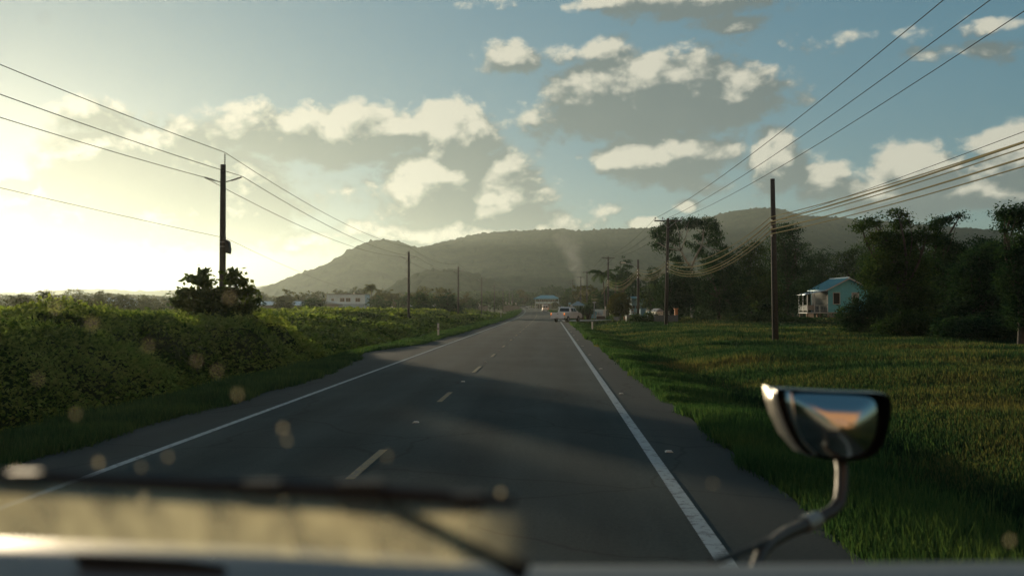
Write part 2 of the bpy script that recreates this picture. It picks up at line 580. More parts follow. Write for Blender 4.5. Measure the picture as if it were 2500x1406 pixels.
def asphalt_mat():
    m = bpy.data.materials.new('asphalt')
    m.use_nodes = True
    nt = m.node_tree
    N, L = nt.nodes, nt.links
    p = N['Principled BSDF']
    tc = N.new('ShaderNodeTexCoord')
    mp = N.new('ShaderNodeMapping'); mp.inputs['Scale'].default_value = (1.3, 0.10, 1)
    L.new(tc.outputs['Object'], mp.inputs[0])
    n1 = N.new('ShaderNodeTexNoise'); n1.inputs['Scale'].default_value = 1.0; n1.inputs['Detail'].default_value = 7; n1.inputs['Roughness'].default_value = .6
    L.new(mp.outputs[0], n1.inputs['Vector'])
    n2 = N.new('ShaderNodeTexNoise'); n2.inputs['Scale'].default_value = 26; n2.inputs['Detail'].default_value = 4; n2.inputs['Roughness'].default_value = .8
    L.new(tc.outputs['Object'], n2.inputs['Vector'])
    n3 = N.new('ShaderNodeTexNoise'); n3.inputs['Scale'].default_value = 0.25; n3.inputs['Detail'].default_value = 5
    L.new(tc.outputs['Object'], n3.inputs['Vector'])
    def wsum(parts):
        acc = None
        for sock, w_ in parts:
            q = N.new('ShaderNodeMath'); q.operation = 'MULTIPLY_ADD'; q.inputs[1].default_value = w_
            q.inputs[2].default_value = 0
            L.new(sock, q.inputs[0])
            if acc is not None: L.new(acc, q.inputs[2])
            acc = q.outputs[0]
        return acc
    a2 = wsum([(n1.outputs['Fac'], .34), (n2.outputs['Fac'], .34), (n3.outputs['Fac'], .32)])
    r = N.new('ShaderNodeValToRGB'); e = r.color_ramp.elements
    e[0].position = 0.40; e[0].color = (0.016, 0.030, 0.030, 1)
    e[1].position = 0.61; e[1].color = (0.052, 0.074, 0.068, 1)
    L.new(a2, r.inputs['Fac'])
    # lighter, dustier shoulders outside the edge lines (vertex attribute holds distance from the centre line)
    at_ = N.new('ShaderNodeAttribute'); at_.attribute_name = 'offset'
    ab = N.new('ShaderNodeMath'); ab.operation = 'ABSOLUTE'; L.new(at_.outputs['Fac'], ab.inputs[0])
    mr = N.new('ShaderNodeMapRange'); mr.inputs[1].default_value = 3.3; mr.inputs[2].default_value = 3.75
    L.new(ab.outputs[0], mr.inputs[0])
    mx = N.new('ShaderNodeMix'); mx.data_type = 'RGBA'
    mm = N.new('ShaderNodeMath'); mm.operation = 'MULTIPLY'; mm.inputs[1].default_value = 0.55
    L.new(mr.outputs[0], mm.inputs[0]); L.new(mm.outputs[0], mx.inputs[0])
    wt = N.new('ShaderNodeMath'); wt.operation = 'MULTIPLY_ADD'; wt.inputs[1].default_value = 2 * PI / 1.6; wt.inputs[2].default_value = -.85 * 2 * PI / 1.6
    L.new(ab.outputs[0], wt.inputs[0])
    cs = N.new('ShaderNodeMath'); cs.operation = 'COSINE'; L.new(wt.outputs[0], cs.inputs[0])
    ms = N.new('ShaderNodeMath'); ms.operation = 'MULTIPLY_ADD'; ms.inputs[1].default_value = -.13; ms.inputs[2].default_value = 1.0
    L.new(cs.outputs[0], ms.inputs[0])
    sc_ = N.new('ShaderNodeVectorMath'); sc_.operation = 'SCALE'
    L.new(r.outputs['Color'], sc_.inputs[0]); L.new(ms.outputs[0], sc_.inputs[3])
    L.new(sc_.outputs[0], mx.inputs[6]); mx.inputs[7].default_value = (0.052, 0.058, 0.052, 1)
    # hairline cracks
    wv = N.new('ShaderNodeVectorMath'); wv.operation = 'MULTIPLY_ADD'
    L.new(n3.outputs['Color'], wv.inputs[0]); wv.inputs[1].default_value = (2.5, 2.5, 0); L.new(tc.outputs['Object'], wv.inputs[2])
    vc = N.new('ShaderNodeTexVoronoi'); vc.feature = 'DISTANCE_TO_EDGE'; vc.inputs['Scale'].default_value = .30
    L.new(wv.outputs[0], vc.inputs['Vector'])
    cm = N.new('ShaderNodeMapRange'); cm.inputs[1].default_value = .002; cm.inputs[2].default_value = .012; cm.inputs[3].default_value = .65; cm.inputs[4].default_value = 1
    L.new(vc.outputs['Distance'], cm.inputs[0])
    ck = N.new('ShaderNodeVectorMath'); ck.operation = 'SCALE'
    L.new(mx.outputs[2], ck.inputs[0]); L.new(cm.outputs[0], ck.inputs[3])
    L.new(ck.outputs[0], p.inputs['Base Color'])
    p.inputs['Roughness'].default_value = 0.85
    p.inputs['Specular IOR Level'].default_value = 0.12
    b = N.new('ShaderNodeBump'); b.inputs['Strength'].default_value = 0.5; b.inputs['Distance'].default_value = 0.012
    L.new(n2.outputs['Fac'], b.inputs['Height']); L.new(b.outputs['Normal'], p.inputs['Normal'])
    return m


def strip(name, x0, x1, y0, y1, dz, m, nx=2, step=1.5, edge=0.0, extra=None):
    ys = np.arange(y0, y1 + step, step)
    V, off = [], []
    for i, y in enumerate(ys):
        c = float(road_c(y)); z = float(road_z(y))
        for k in range(nx):
            t = k / (nx - 1)
            a = x0 + (x1 - x0) * t
            if edge and k in (0, nx - 1):
                a += (float(fbm(y, k * 7.3, 3.0, 31, 3)) - 0.5) * edge
            if extra and k == 0: a -= extra(y)
            crown = -0.012 * abs(a)
            V.append((c + a, y, z + dz + crown)); off.append(a)
    V = np.array(V)
    n = len(ys)
    i = (np.arange(n - 1)[:, None] * nx + np.arange(nx - 1)[None]).ravel()
    F = np.stack([i, i + 1, i + nx + 1, i + nx], 1)
    o = np_mesh(name, V, F, m, smooth=False)
    at_ = o.data.attributes.new('offset', 'FLOAT', 'POINT')
    at_.data.foreach_set('value', np.array(off, dtype=np.float32))
    return o


ASPH = asphalt_mat()
road = strip('road', -4.75, 4.45, -120, 900, 0.06, ASPH, nx=9, step=0.6, edge=0.35,
             extra=lambda y: 1.3 * math.exp(-((y - 43) / 6.5) ** 2))
tag(road, 'dark two lane asphalt road curving gently left', kind='structure')


def paint_mat(name, col):
    m = bpy.data.materials.new(name); m.use_nodes = True
    nt = m.node_tree; N, L = nt.nodes, nt.links
    p = N['Principled BSDF']; p.inputs['Roughness'].default_value = .7
    tc = N.new('ShaderNodeTexCoord')
    n = N.new('ShaderNodeTexNoise'); n.inputs['Scale'].default_value = 9; n.inputs['Detail'].default_value = 8; n.inputs['Roughness'].default_value = .75
    L.new(tc.outputs['Object'], n.inputs['Vector'])
    r = N.new('ShaderNodeValToRGB'); e = r.color_ramp.elements
    e[0].position = 0.36; e[0].color = (0.09, 0.09, 0.085, 1)
    e[1].position = 0.50; e[1].color = (*col, 1)
    L.new(n.outputs['Fac'], r.inputs['Fac']); L.new(r.outputs['Color'], p.inputs['Base Color'])
    return m


PW = paint_mat('white_line_paint', (0.36, 0.42, 0.41))
PY = paint_mat('yellow_line_paint', (0.24, 0.18, 0.07))
tag(strip('edge_line', 3.28, 3.43, -60, 127, 0.066, PW), 'white edge line along the right side of the road', kind='structure')
tag(strip('edge_line', 3.28, 3.42, 142, 600, 0.066, PW), 'white edge line beyond the pickup truck', kind='structure')
tag(strip('edge_line', -3.45, -3.33, -60, 600, 0.066, PW), 'thin white edge line along the left side of the road', kind='structure')
for i in range(28):
    y0 = 2.1 + 9.05 * i
    tag(strip('centre_dash', -0.31, -0.20, y0, y0 + 2.3, 0.068, PY, step=0.575), 'yellow centre dash painted on the road', kind='structure')
# raised pavement studs
STUDM = mat('road_stud', (0.45, 0.45, 0.40), 0.4)
stud = MB().prism([(-0.055, 0), (0.055, 0), (0.035, 0.018), (-0.035, 0.018)], -0.05, 0.05, 'y')
st0 = None
for side, (a, lab, cat) in enumerate([(-0.25, 'small pale road stud between the yellow centre dashes', 'road stud'),
                                      (3.62, 'small pale road stud just outside the right white edge line', 'road stud')]):
    for i in range(9):
        y = 7.6 + 9.05 * i if side == 0 else 13.7 + 9.05 * i
        if st0 is None:
            st0 = stud.build('road_stud', STUDM)
            o = st0
        else:
            o = st0.copy(); COL.objects.link(o)
        o.location = (float(road_c(y)) + a, y, float(road_z(y)) + 0.06 - 0.012 * abs(a))
        tag(o, lab, cat, 'road studs ' + ('on the centre line' if side == 0 else 'by the right edge line'))

# pale side road where the pickup turns in
SIDE = mat('pale_gravel', (0.22, 0.215, 0.20), 0.9, var=0.25, scale=1.5, bump=0.5)
mb = MB()
pts = [(1.6, 126, 143), (6, 128.5, 138), (11, 130, 136.5), (18, 131, 136.5), (30, 132, 137)]
vs, fs = [], []
for x, ya, yb in pts:
    for y in (ya, yb):
        vs.append((x, y, max(gz(x, y), 0.02) + 0.13 - (0.06 if x < 2 else 0)))
for i in range(len(pts) - 1):
    fs.append((2 * i, 2 * i + 2, 2 * i + 3, 2 * i + 1))
mb.add(vs, fs)
tag(mb.build('path', SIDE), 'pale gravel side road beside the white pickup', kind='structure')

# ------------------------------------------------------------------ foliage helpers


def rand_unit(n):
    v = rng.normal(size=(n, 3))
    return v / np.linalg.norm(v, axis=1, keepdims=True)


def leaf_quads(C, size, aspect=0.55, up=0.5, droop=0.0):
    n = len(C)
    nrm = rand_unit(n)
    nrm[:, 2] = np.abs(nrm[:, 2]) + up
    nrm /= np.linalg.norm(nrm, axis=1, keepdims=True)
    a = np.cross(nrm, rand_unit(n))
    a /= np.linalg.norm(a, axis=1, keepdims=True) + 1e-9
    b = np.cross(nrm, a)
    if droop:
        a[:, 2] -= droop
    s = (size * (0.6 + 0.8 * rng.random(n)))[:, None] if not np.isscalar(size) else (size * (0.6 + 0.8 * rng.random(n)))[:, None]
    V = np.empty((n, 4, 3))
    V[:, 0] = C - a * s * 0.5
    V[:, 1] = C + b * s * 0.5 * aspect
    V[:, 2] = C + a * s * 0.5
    V[:, 3] = C - b * s * 0.5 * aspect
    return V.reshape(-1, 3)


def quads_F(nv):
    return np.arange(nv, dtype=np.int32).reshape(-1, 4)


def crown_points(blobs, n, clump=0.35, per=26, shell=0.55):
    """blobs: (x,y,z,rx,ry,rz). clumps near the outside of each blob, leaves round each clump"""
    vol = np.array([(b[3] * b[4] * b[5]) ** (2 / 3) for b in blobs])
    vol = vol / vol.sum()
    out = []
    for b, w in zip(blobs, vol):
        k = max(3, int(n * w / per))
        d = rand_unit(k)
        rr = (shell + (1 - shell) * rng.random(k) ** 0.6) * (0.82 + 0.36 * rng.random(k))
        c = np.array(b[:3]) + d * rr[:, None] * np.array(b[3:6])
        l = rng.normal(size=(k, per, 3)) * clump * np.array([1, 1, 0.55]) * (0.5 + rng.random((k, 1, 1)))
        out.append((c[:, None] + l).reshape(-1, 3))
    return np.concatenate(out)


def limb(mb, p0, p1, r0, r1, bend=0.15, n=5, seg=6):
    p0, p1 = Vector(p0), Vector(p1)
    L_ = (p1 - p0).length
    off = Vector((random.uniform(-1, 1), random.uniform(-1, 1), random.uniform(-0.3, 0.6))) * L_ * bend
    pts, rs = [], []
    for i in range(n + 1):
        t = i / n
        pts.append(p0.lerp(p1, t) + off * math.sin(PI * t))
        rs.append(r0 + (r1 - r0) * t)
    mb.tube(pts, rs, n=seg)
    return pts


def tree(name, label, cat, base, h, blobs, n, leaf=0.2, lm=None, bark=None, clump=0.35, per=26, trunk_r=0.18, fork=0.35, group=None,
         twigs=2, aspect=0.55, shell=0.55, droop=0.0):
    """blobs relative to the base"""
    e = empty(name, base)
    tag(e, label, cat, group)
    tb = MB()
    top = Vector((0, 0, 0))
    cx = sum(b[0] for b in blobs) / len(blobs) * 0.4
    f = Vector((cx * 0.5, 0, h * fork))
    limb(tb, (0, 0, -0.3), f, trunk_r, trunk_r * 0.75, 0.04, 6, 8)
    for b in blobs:
        c = Vector(b[:3])
        q = limb(tb, f, c, trunk_r * 0.55, trunk_r * 0.2, 0.12, 6, 6)
        for k in range(twigs):
            s_ = q[random.choice((2, 3, 4))]
            dd = Vector((random.uniform(-1, 1), random.uniform(-1, 1), random.uniform(-0.4, 1)))
            dd.normalize()
            en = c + Vector((dd.x * b[3], dd.y * b[4], dd.z * b[5])) * 0.85
            limb(tb, s_, en, trunk_r * 0.22, trunk_r * 0.06, 0.12, 4, 4)
    tb.build('trunk', bark or BARK, e, smooth=True)
    P = crown_points(blobs, n, clump, per, shell)
    P = P[P[:, 2] > 0.05]
    V = leaf_quads(P, leaf, aspect, droop=droop)
    np_mesh('crown', V, quads_F(len(V)), lm or LEAF_MID, e)
    return e


def round_blobs(w, h, z0=0.25, k=7, d=None, seed=0):
    """irregular rounded crown of width w from z0*h to h"""
    rr = random.Random(seed)
    d = d or w
    out = []
    for i in range(k):
        a = 2 * PI * i / k + rr.uniform(-.4, .4)
        t = rr.uniform(0.35, 0.72)
        zc = h * (z0 + (1 - z0) * t)
        q = 0.27 * w * (1.15 - 0.6 * abs(t - 0.45))
        out.append((math.cos(a) * w * 0.26, math.sin(a) * d * 0.26, zc, q * rr.uniform(.85, 1.15), q, (1 - z0) * h * 0.24 * rr.uniform(.8, 1.2)))
    out.append((rr.uniform(-.08, .08) * w, 0, h * (1 - 0.20 * (1 - z0)), w * 0.24, d * 0.24, h * (1 - z0) * 0.2))
    out.append((rr.uniform(-.15, .15) * w, 0, h * (z0 + 0.35 * (1 - z0)), w * 0.33, d * 0.3, h * (1 - z0) * 0.33))
    return out


def px_tree(label, px, top, wpx, Y, n, lm, name='broadleaf_tree', cat='tree', z0=0.2, k=7, leaf=None, group=None, seed=None, bark=None, dpth=None, **kw):
    b = gp(px, Y)
    h = at(px, top, Y).z - b.z
    w = wpx / FPX * Y
    blobs = round_blobs(w, h, z0, k, dpth, seed if seed is not None else int(px * 7 + top))
    # keep the crown within its height
    leaf = leaf or max(0.14, Y * 0.0016)
    return tree(name, label, cat, b, h, blobs, n, leaf, lm, bark, clump=kw.pop('clump', max(0.22, w * 0.045)), trunk_r=kw.pop('trunk_r', 0.02 * h + 0.04), group=group, **kw)


def palm(label, px, top, Y, fr=2.0, group=None, lean=0.3, n=18, lm=None, trunk_r=0.13):
    b = gp(px, Y)
    h = at(px, top, Y).z - b.z - fr * 0.35
    e = empty('palm_tree', b)
    tag(e, label, 'palm tree', group)
    tb = MB()
    pts = [Vector((lean * (i / 7) ** 2, 0, h * i / 7)) for i in range(8)]
    tb.tube(pts, [trunk_r * (1.25 - 0.5 * i / 7) for i in range(8)], 8)
    tb.build('trunk', BARK, e, smooth=True)
    V, F = [], []
    c = pts[-1]
    for k in range(n):
        a = 2 * PI * k / n + random.uniform(-.2, .2)
        elv = random.uniform(-0.15, 1.1)
        prev = c.copy()
        ln = fr * random.uniform(.85, 1.15)
        m_ = 12
        dirh = Vector((math.cos(a), math.sin(a), 0))
        side = Vector((-math.sin(a), math.cos(a), 0))
        for j in range(1, m_ + 1):
            t = j / m_
            el_ = elv - 1.7 * t * t
            p = prev + (dirh * math.cos(el_) + Vector((0, 0, 1)) * math.sin(el_)) * ln / m_
            wl = 0.32 * fr * math.sin(PI * (0.12 + 0.86 * t)) ** 0.6
            for s in (-1, 1):
                tip = p + side * s * wl * 0.8 + Vector((0, 0, -wl * 0.55)) + dirh * wl * 0.35
                o = len(V)
                V += [prev, p, tip]
                F.append((o, o + 1, o + 2))
            prev = p
    np_mesh('crown', np.array([tuple(v) for v in V]), np.array(F), lm or LEAF_MID, e)
    return e


# ------------------------------------------------------------------ hills
def hill_mat(name, c0, c1):
    m = bpy.data.materials.new(name); m.use_nodes = True
    nt = m.node_tree; N, L = nt.nodes, nt.links
    p = N['Principled BSDF']; p.inputs['Roughness'].default_value = 1; p.inputs['Specular IOR Level'].default_value = 0
    tc = N.new('ShaderNodeTexCoord')
    n = N.new('ShaderNodeTexNoise'); n.inputs['Scale'].default_value = 0.03; n.inputs['Detail'].default_value = 9; n.inputs['Roughness'].default_value = .75
    L.new(tc.outputs['Object'], n.inputs['Vector'])
    r = N.new('ShaderNodeValToRGB'); e = r.color_ramp.elements
    e[0].position = .35; e[0].color = (*c0, 1); e[1].position = .68; e[1].color = (*c1, 1)
    L.new(n.outputs['Fac'], r.inputs['Fac']); L.new(r.outputs['Color'], p.inputs['Base Color'])
    return m


HILLM = hill_mat('hill_forest', (0.012, 0.024, 0.012), (0.045, 0.065, 0.026))


def hill(name, label, prof, Y0, D, base_py=752, step=2.0, bump=3.0, seed=1, rows=90, gul=0.10):
    px = np.arange(prof[0][0], prof[-1][0] + step, step)
    py = np.interp(px, [p[0] for p in prof], [p[1] for p in prof])
    # soften the corners of the traced profile
    ker = np.ones(13) / 13
    py = np.convolve(np.pad(py, 6, 'edge'), ker, 'valid')
    n = len(px)
    P = np.array([tuple(at(a, b, Y0)) for a, b in zip(px, py)])
    v = np.concatenate([np.linspace(0, 1, rows), np.linspace(1.03, 1.7, 14)])
    X = np.repeat(P[None, :, 0], len(v), 0)
    Yg = Y0 - (1 - v)[:, None] * D + (fbm(X, v[:, None] * 300, 260, seed, 3) - 0.5) * D * 0.35 * np.sin(PI * np.clip(v, 0, 1))[:, None]
    sh = np.where(v <= 1, np.sin(v.clip(0, 1) * PI / 2) ** 1.25, np.cos((v - 1) * 1.2) ** 1.5)[:, None]
    H = np.clip(P[:, 2] - 0.3, 0, None)[None]
    Z = H * sh
    env = np.sin(PI * np.clip(v, 0, 1))[:, None]
    Z = Z + H * gul * env * (fbm(X, Yg, 230, seed + 3, 4) - 0.55) * 2
    mpx = Y0 / FPX
    Z = Z + (fbm(X, Yg, 11, seed + 9, 3) - 0.5) * bump * 2 * np.clip(H / 20, 0, 1)
    tr = np.clip(vnoise(X, Yg, 7.0, seed + 21) - 0.72, 0, 1) / 0.28
    Z = Z + tr * bump * 1.4 * np.clip(H / 25, 0, 1)
    Z = np.where((v <= 0)[:, None], -3.0, Z - 1.0)
    V = np.stack([X.ravel(), Yg.ravel(), Z.ravel()], 1)
    i = (np.arange(len(v) - 1)[:, None] * n + np.arange(n - 1)[None]).ravel()
    F = np.stack([i, i + 1, i + n + 1, i + n], 1)
    o = np_mesh(name, V, F, HILLM, smooth=True)
    tag(o, label, kind='structure')
    return o


hill('hills', 'long wooded ridge behind the village',
     [(900, 640), (1000, 622), (1050, 613), (1090, 603), (1130, 592), (1180, 584), (1250, 574), (1310, 570), (1375, 567), (1405, 574), (1470, 566), (1560, 567), (1600, 560),
      (1680, 545), (1745, 530), (1790, 521), (1830, 514), (1870, 520), (1920, 529), (2000, 535), (2080, 546), (2200, 560), (2300, 574), (2380, 581), (2450, 590), (2620, 600), (2900, 640), (3100, 700)],
     2100, 900, bump=3.2, seed=5)
hill('hills', 'steep hill rising left of the ridge',
     [(640, 740), (690, 722), (740, 700), (775, 680), (800, 665), (860, 640), (890, 615), (920, 597), (950, 588), (975, 590), (1005, 600), (1050, 614), (1110, 640), (1180, 690), (1240, 735)],
     1650, 520, bump=3.0, seed=8)
hill('hills', 'low rounded hill in front of the ridge',
     [(960, 735), (1000, 695), (1030, 672), (1060, 660), (1100, 657), (1140, 662), (1180, 676), (1225, 695), (1270, 715), (1330, 740)],
     950, 280, bump=2.6, seed=12, rows=70)
hill('hills', 'dark spur below the ridge',
     [(1120, 735), (1180, 660), (1215, 640), (1260, 636), (1310, 632), (1360, 640), (1430, 652), (1520, 640), (1620, 655), (1760, 690), (1900, 735)],
     1500, 420, bump=3.0, seed=17, rows=70)
hill('hills', 'pale far hills near the sun',
     [(-400, 730), (-150, 712), (60, 715), (250, 705), (330, 712), (450, 708), (560, 700), (640, 702), (690, 690), (730, 686), (800, 700), (900, 735)],
     3000, 700, bump=3.0, step=4.0, seed=23, rows=40)


# ------------------------------------------------------------------ poles and wires
def sag(p, q, s, n=14):
    p, q = Vector(p), Vector(q)
    out = []
    for i in range(n + 1):
        t = i / n
        v = p.lerp(q, t)
        v.z -= 4 * s * t * (1 - t)
        out.append(v)
    return out


def wire(label, pts_list, r, m, sags, name='overhead_wire', cat='wire', group=None):
    mb = MB()
    path = []
    for i in range(len(pts_list) - 1):
        seg = sag(pts_list[i], pts_list[i + 1], sags[i] if hasattr(sags, '__len__') else sags)
        path += seg if i == 0 else seg[1:]
    mb.tube(path, r, 5)
    o = mb.build(name, m)
    tag(o, label, cat, group)
    return o


LP = []   # left line
left = [(None, -12, -14.9, 0), (545, 44, None, 372), (998, 114, None, 603), (1119, 157.5, None, 643), (1176, 218, None, 671),
        (1207, 285, None, 690), (1228, 345, None, 701), (1243, 400, None, 708), (1251, 455, None, 713)]
names_l = [None, 'tall utility pole rising out of the leafy bush, with a box on it', 'utility pole in the scrub above the left marker post',
           'utility pole standing just right of the dark round-topped trees', 'thinner utility pole fourth along the left side of the road',
           'small utility pole fifth along the left side of the road', 'small utility pole sixth along the left side, near the white pennants',
           'small utility pole seventh along the left side of the road', 'farthest utility pole on the left side of the road']
lw = {'top': [], 'l': [], 'r': [], 'n': []}
for i, (px, Y, X, top) in enumerate(left):
    if px is None:
        b = Vector((X, Y, gz(X, Y))); zt = 8.85
    else:
        p = at(px, top, Y); b = Vector((p.x, Y, gz(p.x, Y))); zt = p.z
    lean = 0.0
    wt = Vector((b.x, Y, zt))
    ins = 0.86 if i == 1 else 0.8
    lz = zt - 1.12
    lw['top'].append(wt + Vector((0.05, 0, 0)))
    lw['l'].append(Vector((b.x - 0.87, Y, lz)))
    lw['r'].append(Vector((b.x + 0.87, Y, lz + 0.03)))
    lw['n'].append(Vector((b.x + 0.14, Y, zt - 3.85)))
    if px is None:
        continue
    e = empty('utility_pole', b)
    tag(e, names_l[i], 'utility pole', 'utility poles along the left side of the road')
    hh = zt - 0.56 - b.z
    MB().tube([(0, 0, -0.4), (0.0, 0, hh * .5), (0, 0, hh)], [0.165, 0.145, 0.12], 12).build('pole', POLE, e, smooth=True)
    pin = MB()
    pin.tube([(0.09, 0, hh - 0.35), (0.07, 0, hh + 0.15)], 0.022, 6)
    for k in range(5):
        pin.tube([(0.07, 0, hh + 0.12 + k * 0.08), (0.065, 0, hh + 0.16 + k * 0.08)], [0.06, 0.03], 8)
    pin.build('top_insulator', INSUL, e)
    for s in (-1, 1):
        q = MB()
        z0 = lz - b.z - 0.22
        q.tube([(0.12 * s, 0, z0), (0.45 * s, 0, z0 + 0.10), (0.85 * s, 0, z0 + 0.22)], 0.022, 6)
        for k in range(7):
            t = 0.40 + k * 0.065
            q.tube([(t * s, 0, z0 + 0.07 + (t - .4) * 0.33), ((t + 0.035) * s, 0, z0 + 0.08 + (t - .4) * 0.33)], [0.055, 0.03], 8)
        q.build('side_insulator', INSUL, e)
    if i == 1:
        q = MB()
        z = zt - 3.95 - b.z
        q.prism([(0.13, z + 0.05), (0.30, z - 0.05), (0.36, z - 0.4), (0.34, z - 0.62), (0.13, z - 0.55)], -0.16, 0.16, 'y')
        q.build('equipment_box', BLACKP, e, bevel=0.03)
        for dz in (.30, .10):
            MB().tube([(0, 0, z - dz), (0, 0, z - dz + 0.04)], 0.158, 12).build('clamp', STEEL, e)
wire('top wire carried on the pole tips left of the road', lw['top'], 0.013, WIREM, [0.5] + [0.75] * 8)
wire('left wire on the side insulators left of the road', lw['l'], 0.013, WIREM, [0.5] + [0.8] * 8)
wire('right wire on the side insulators left of the road', lw['r'], 0.013, WIREM, [0.5] + [0.8] * 8)
wire('thin low wire below the three left wires', [lw['n'][0] + Vector((0, 0, 1.0)), lw['n'][1], lw['n'][2] + Vector((-9, 25, -1.0))], 0.008, WIREM, [0.25, 0.6])

# right-hand poles : (px, Y, top py, arm width, name)
right = [
    ('A', 1886, 53.5, 437, 0, 'near plain dark pole without a crossarm, standing in the right field'),
    ('B', 1631, 92.5, 533, 2.55, 'dark pole with a crossarm in front of the tall pale-trunked tree'),
    ('C', 1558, 119, 634, 0, 'short plain pole between the round bush and the crossarm pole'),
    ('D', 1485, 172, 627, 2.2, 'crossarm pole just left of the round bush'),
    ('E', 1433, 255, 663, 2.2, 'crossarm pole in front of the rising smoke, rightmost of the three there'),
    ('F', 1418, 285, 675, 2.2, 'crossarm pole behind the pickup cab, middle of the three by the smoke'),
    ('G', 1398, 340, 683, 2.1, 'crossarm pole over the pickup, leftmost of the three by the smoke'),
    ('H', 1393, 395, 692, 1.6, 'small far pole close behind the leftmost smoke-side pole'),
    ('I', 1378, 430, 706, 1.4, 'small far pole left of the small shelter'),
    ('J', 1358, 470, 713, 0, 'small far pole at the right end of the blue-roofed house'),
    ('K', 1337, 520, 722, 0, 'small far pole in front of the blue-roofed house, right one'),
    ('L', 1331, 545, 722, 0, 'small far pole in front of the blue-roofed house, left one'),
]
RP = {}
for key, px, Y, top, arm, lab in right:
    p = at(px, top, Y)
    b = Vector((p.x, Y, gz(p.x, Y)))
    RP[key] = (b, p.z)
    e = empty('utility_pole', b)
    tag(e, lab, 'utility pole', 'utility poles along the right side of the road')
    hh = p.z - b.z
    ln = {'A': -0.12, 'B': 0.22, 'D': 0.08}.get(key, 0)
    MB().tube([(-ln, 0, -0.4), (-ln * .5, 0, hh * .5), (0, 0, hh)], [0.175, 0.155, 0.12], 12).build('pole', POLE, e, smooth=True)
    if arm:
        az_ = hh - 0.25
        MB().box((0, -0.15, az_), (arm, 0.10, 0.11)).build('crossarm', POLE, e)
        MB().tube([(-arm * .3, -0.16, az_ - 0.03), (0, -0.14, az_ - 0.65), (arm * .3, -0.16, az_ - 0.03)], 0.022, 5).build('brace', STEEL, e)
        for s in (-0.47, -0.2, 0.47):
            q = MB()
            q.tube([(arm * s, -0.15, az_ + .05), (arm * s, -0.15, az_ + 0.16)], 0.018, 6)
            for k in range(3):
                q.tube([(arm * s, -0.15, az_ + 0.16 + k * 0.06), (arm * s, -0.15, az_ + 0.21 + k * 0.06)], [0.07, 0.045], 8)
            q.build('insulator', INSUL, e)
    if key in 'ABCD':
        for zz in (6.55, 6.2, 5.75):
            zz += {'B': -.55, 'C': -.3, 'D': -.15}.get(key, 0)
            MB().tube([(-0.10, -0.17, zz - 0.04 - b.z), (-0.10, -0.17, zz + 0.06 - b.z)], 0.045, 8).build('cable_clamp', CERAM, e)
# streetlight on pole C, reaching left
b, zt = RP['C']
e = empty('street_light', (b.x - 0.15, b.y, zt - 1.0))
tag(e, 'street light arm and lamp head on the short plain pole', 'street light')
MB().tube([(0, 0, 0), (-0.5, 0, 0.35), (-1.3, 0, 0.62)], 0.03, 6).build('arm', STEEL, e)
MB().prism([(-1.3, 0.56), (-1.35, 0.70), (-1.85, 0.72), (-1.95, 0.62), (-1.8, 0.56)], -0.12, 0.12, 'y').build('lamp_head', CERAM, e, bevel=0.02)


def rp(key, dx, dz, dy=-0.15):
    b, zt = RP[key]
    return Vector((b.x + dx, b.y + dy, dz if dz > 0 else zt + dz))


# three upper lines
for i, (s, lab) in enumerate([(-0.47, 'upper right wire running to the top of the frame, leftmost of three'),
                              (-0.02, 'upper right wire running to the top of the frame, middle of three'),
                              (0.47, 'upper right wire running to the top of the frame, rightmost of three')]):
    bx = 11.0 + s * 2.6
    wire(lab, [(bx + 0.2, -30, 10.1), (bx + 0.1, 8, 10.15), rp('B', s * 2.55, -0.02), rp('D', s * 2.2, -0.02), rp('E', s * 2.2, -0.02)],
         0.013, WIREM, [0.5, 0.75, 0.8, 0.8])
# lower cables
low = [(6.75, 0.017, 'highest of the low sagging cables along the right poles', 1.0), (6.50, 0.030, 'thick low sagging cable, second from the top', 1.15),
       (6.35, 0.016, 'thin low sagging cable, third from the top', 1.4), (6.08, 0.026, 'thick low sagging cable, fourth from the top', 1.3),
       (5.85, 0.018, 'lowest of the low sagging cables along the right poles', 1.25)]
hts = {'A': 0.0, 'B': -0.55, 'C': -0.30, 'D': -0.15, 'E': -0.15, 'F': -0.15, 'G': -0.1, 'H': 0, 'I': 0, 'J': 0, 'K': 0}
for z, r_, lab, sg in low:
    pts = [Vector((13.6, 8, z + (0.45 if z < 6.7 else 0.05))), rp('A', -0.12, z)]
    for key in 'BCDEFGHIJK':
        pts.append(rp(key, -0.12, z + hts[key] - (0.25 if key in 'EFGHIJK' else 0) + float(road_z(RP[key][0].y))))
    wire(lab, pts, r_ * 1.15, CABLE, [0.33, 1.0 * sg, 0.55 * sg, 1.1 * sg, 1.9 * sg, 0.55 * sg, 1.3 * sg] + [1.0] * 4, name='overhead_cable', cat='cable')
wire('thin cable from the near plain pole up to the right edge', [rp('A', 0.1, 6.55), Vector((13.2, 8, 7.1))], 0.010, WIREM, [0.2], cat='cable', name='overhead_cable')


# ------------------------------------------------------------------ vehicles
def make_wheel(parent, loc, r=0.37, w=0.24):
    e = MB().tube([(-w / 2, 0, 0), (-w * .35, 0, 0), (w * .35, 0, 0), (w / 2, 0, 0)], [r * .9, r, r, r * .9], 22)
    o = e.build('wheel', TYRE, parent, smooth=False)
    o.location = loc
    q = MB().tube([(-w / 2 - .012, 0, 0), (w / 2 + .012, 0, 0)], r * .55, 14)
    q.build('rim', RIMM, o)
    return o


AMBER = mat('tail_lamp_lit', (0.6, 0.15, 0.03), 0.3, emit=(1.0, 0.30, 0.06), estr=0.8)
REDL = mat('tail_lamp_red', (0.30, 0.02, 0.015), 0.25)
PLATE = mat('plate', (0.6, 0.6, 0.55), 0.5)


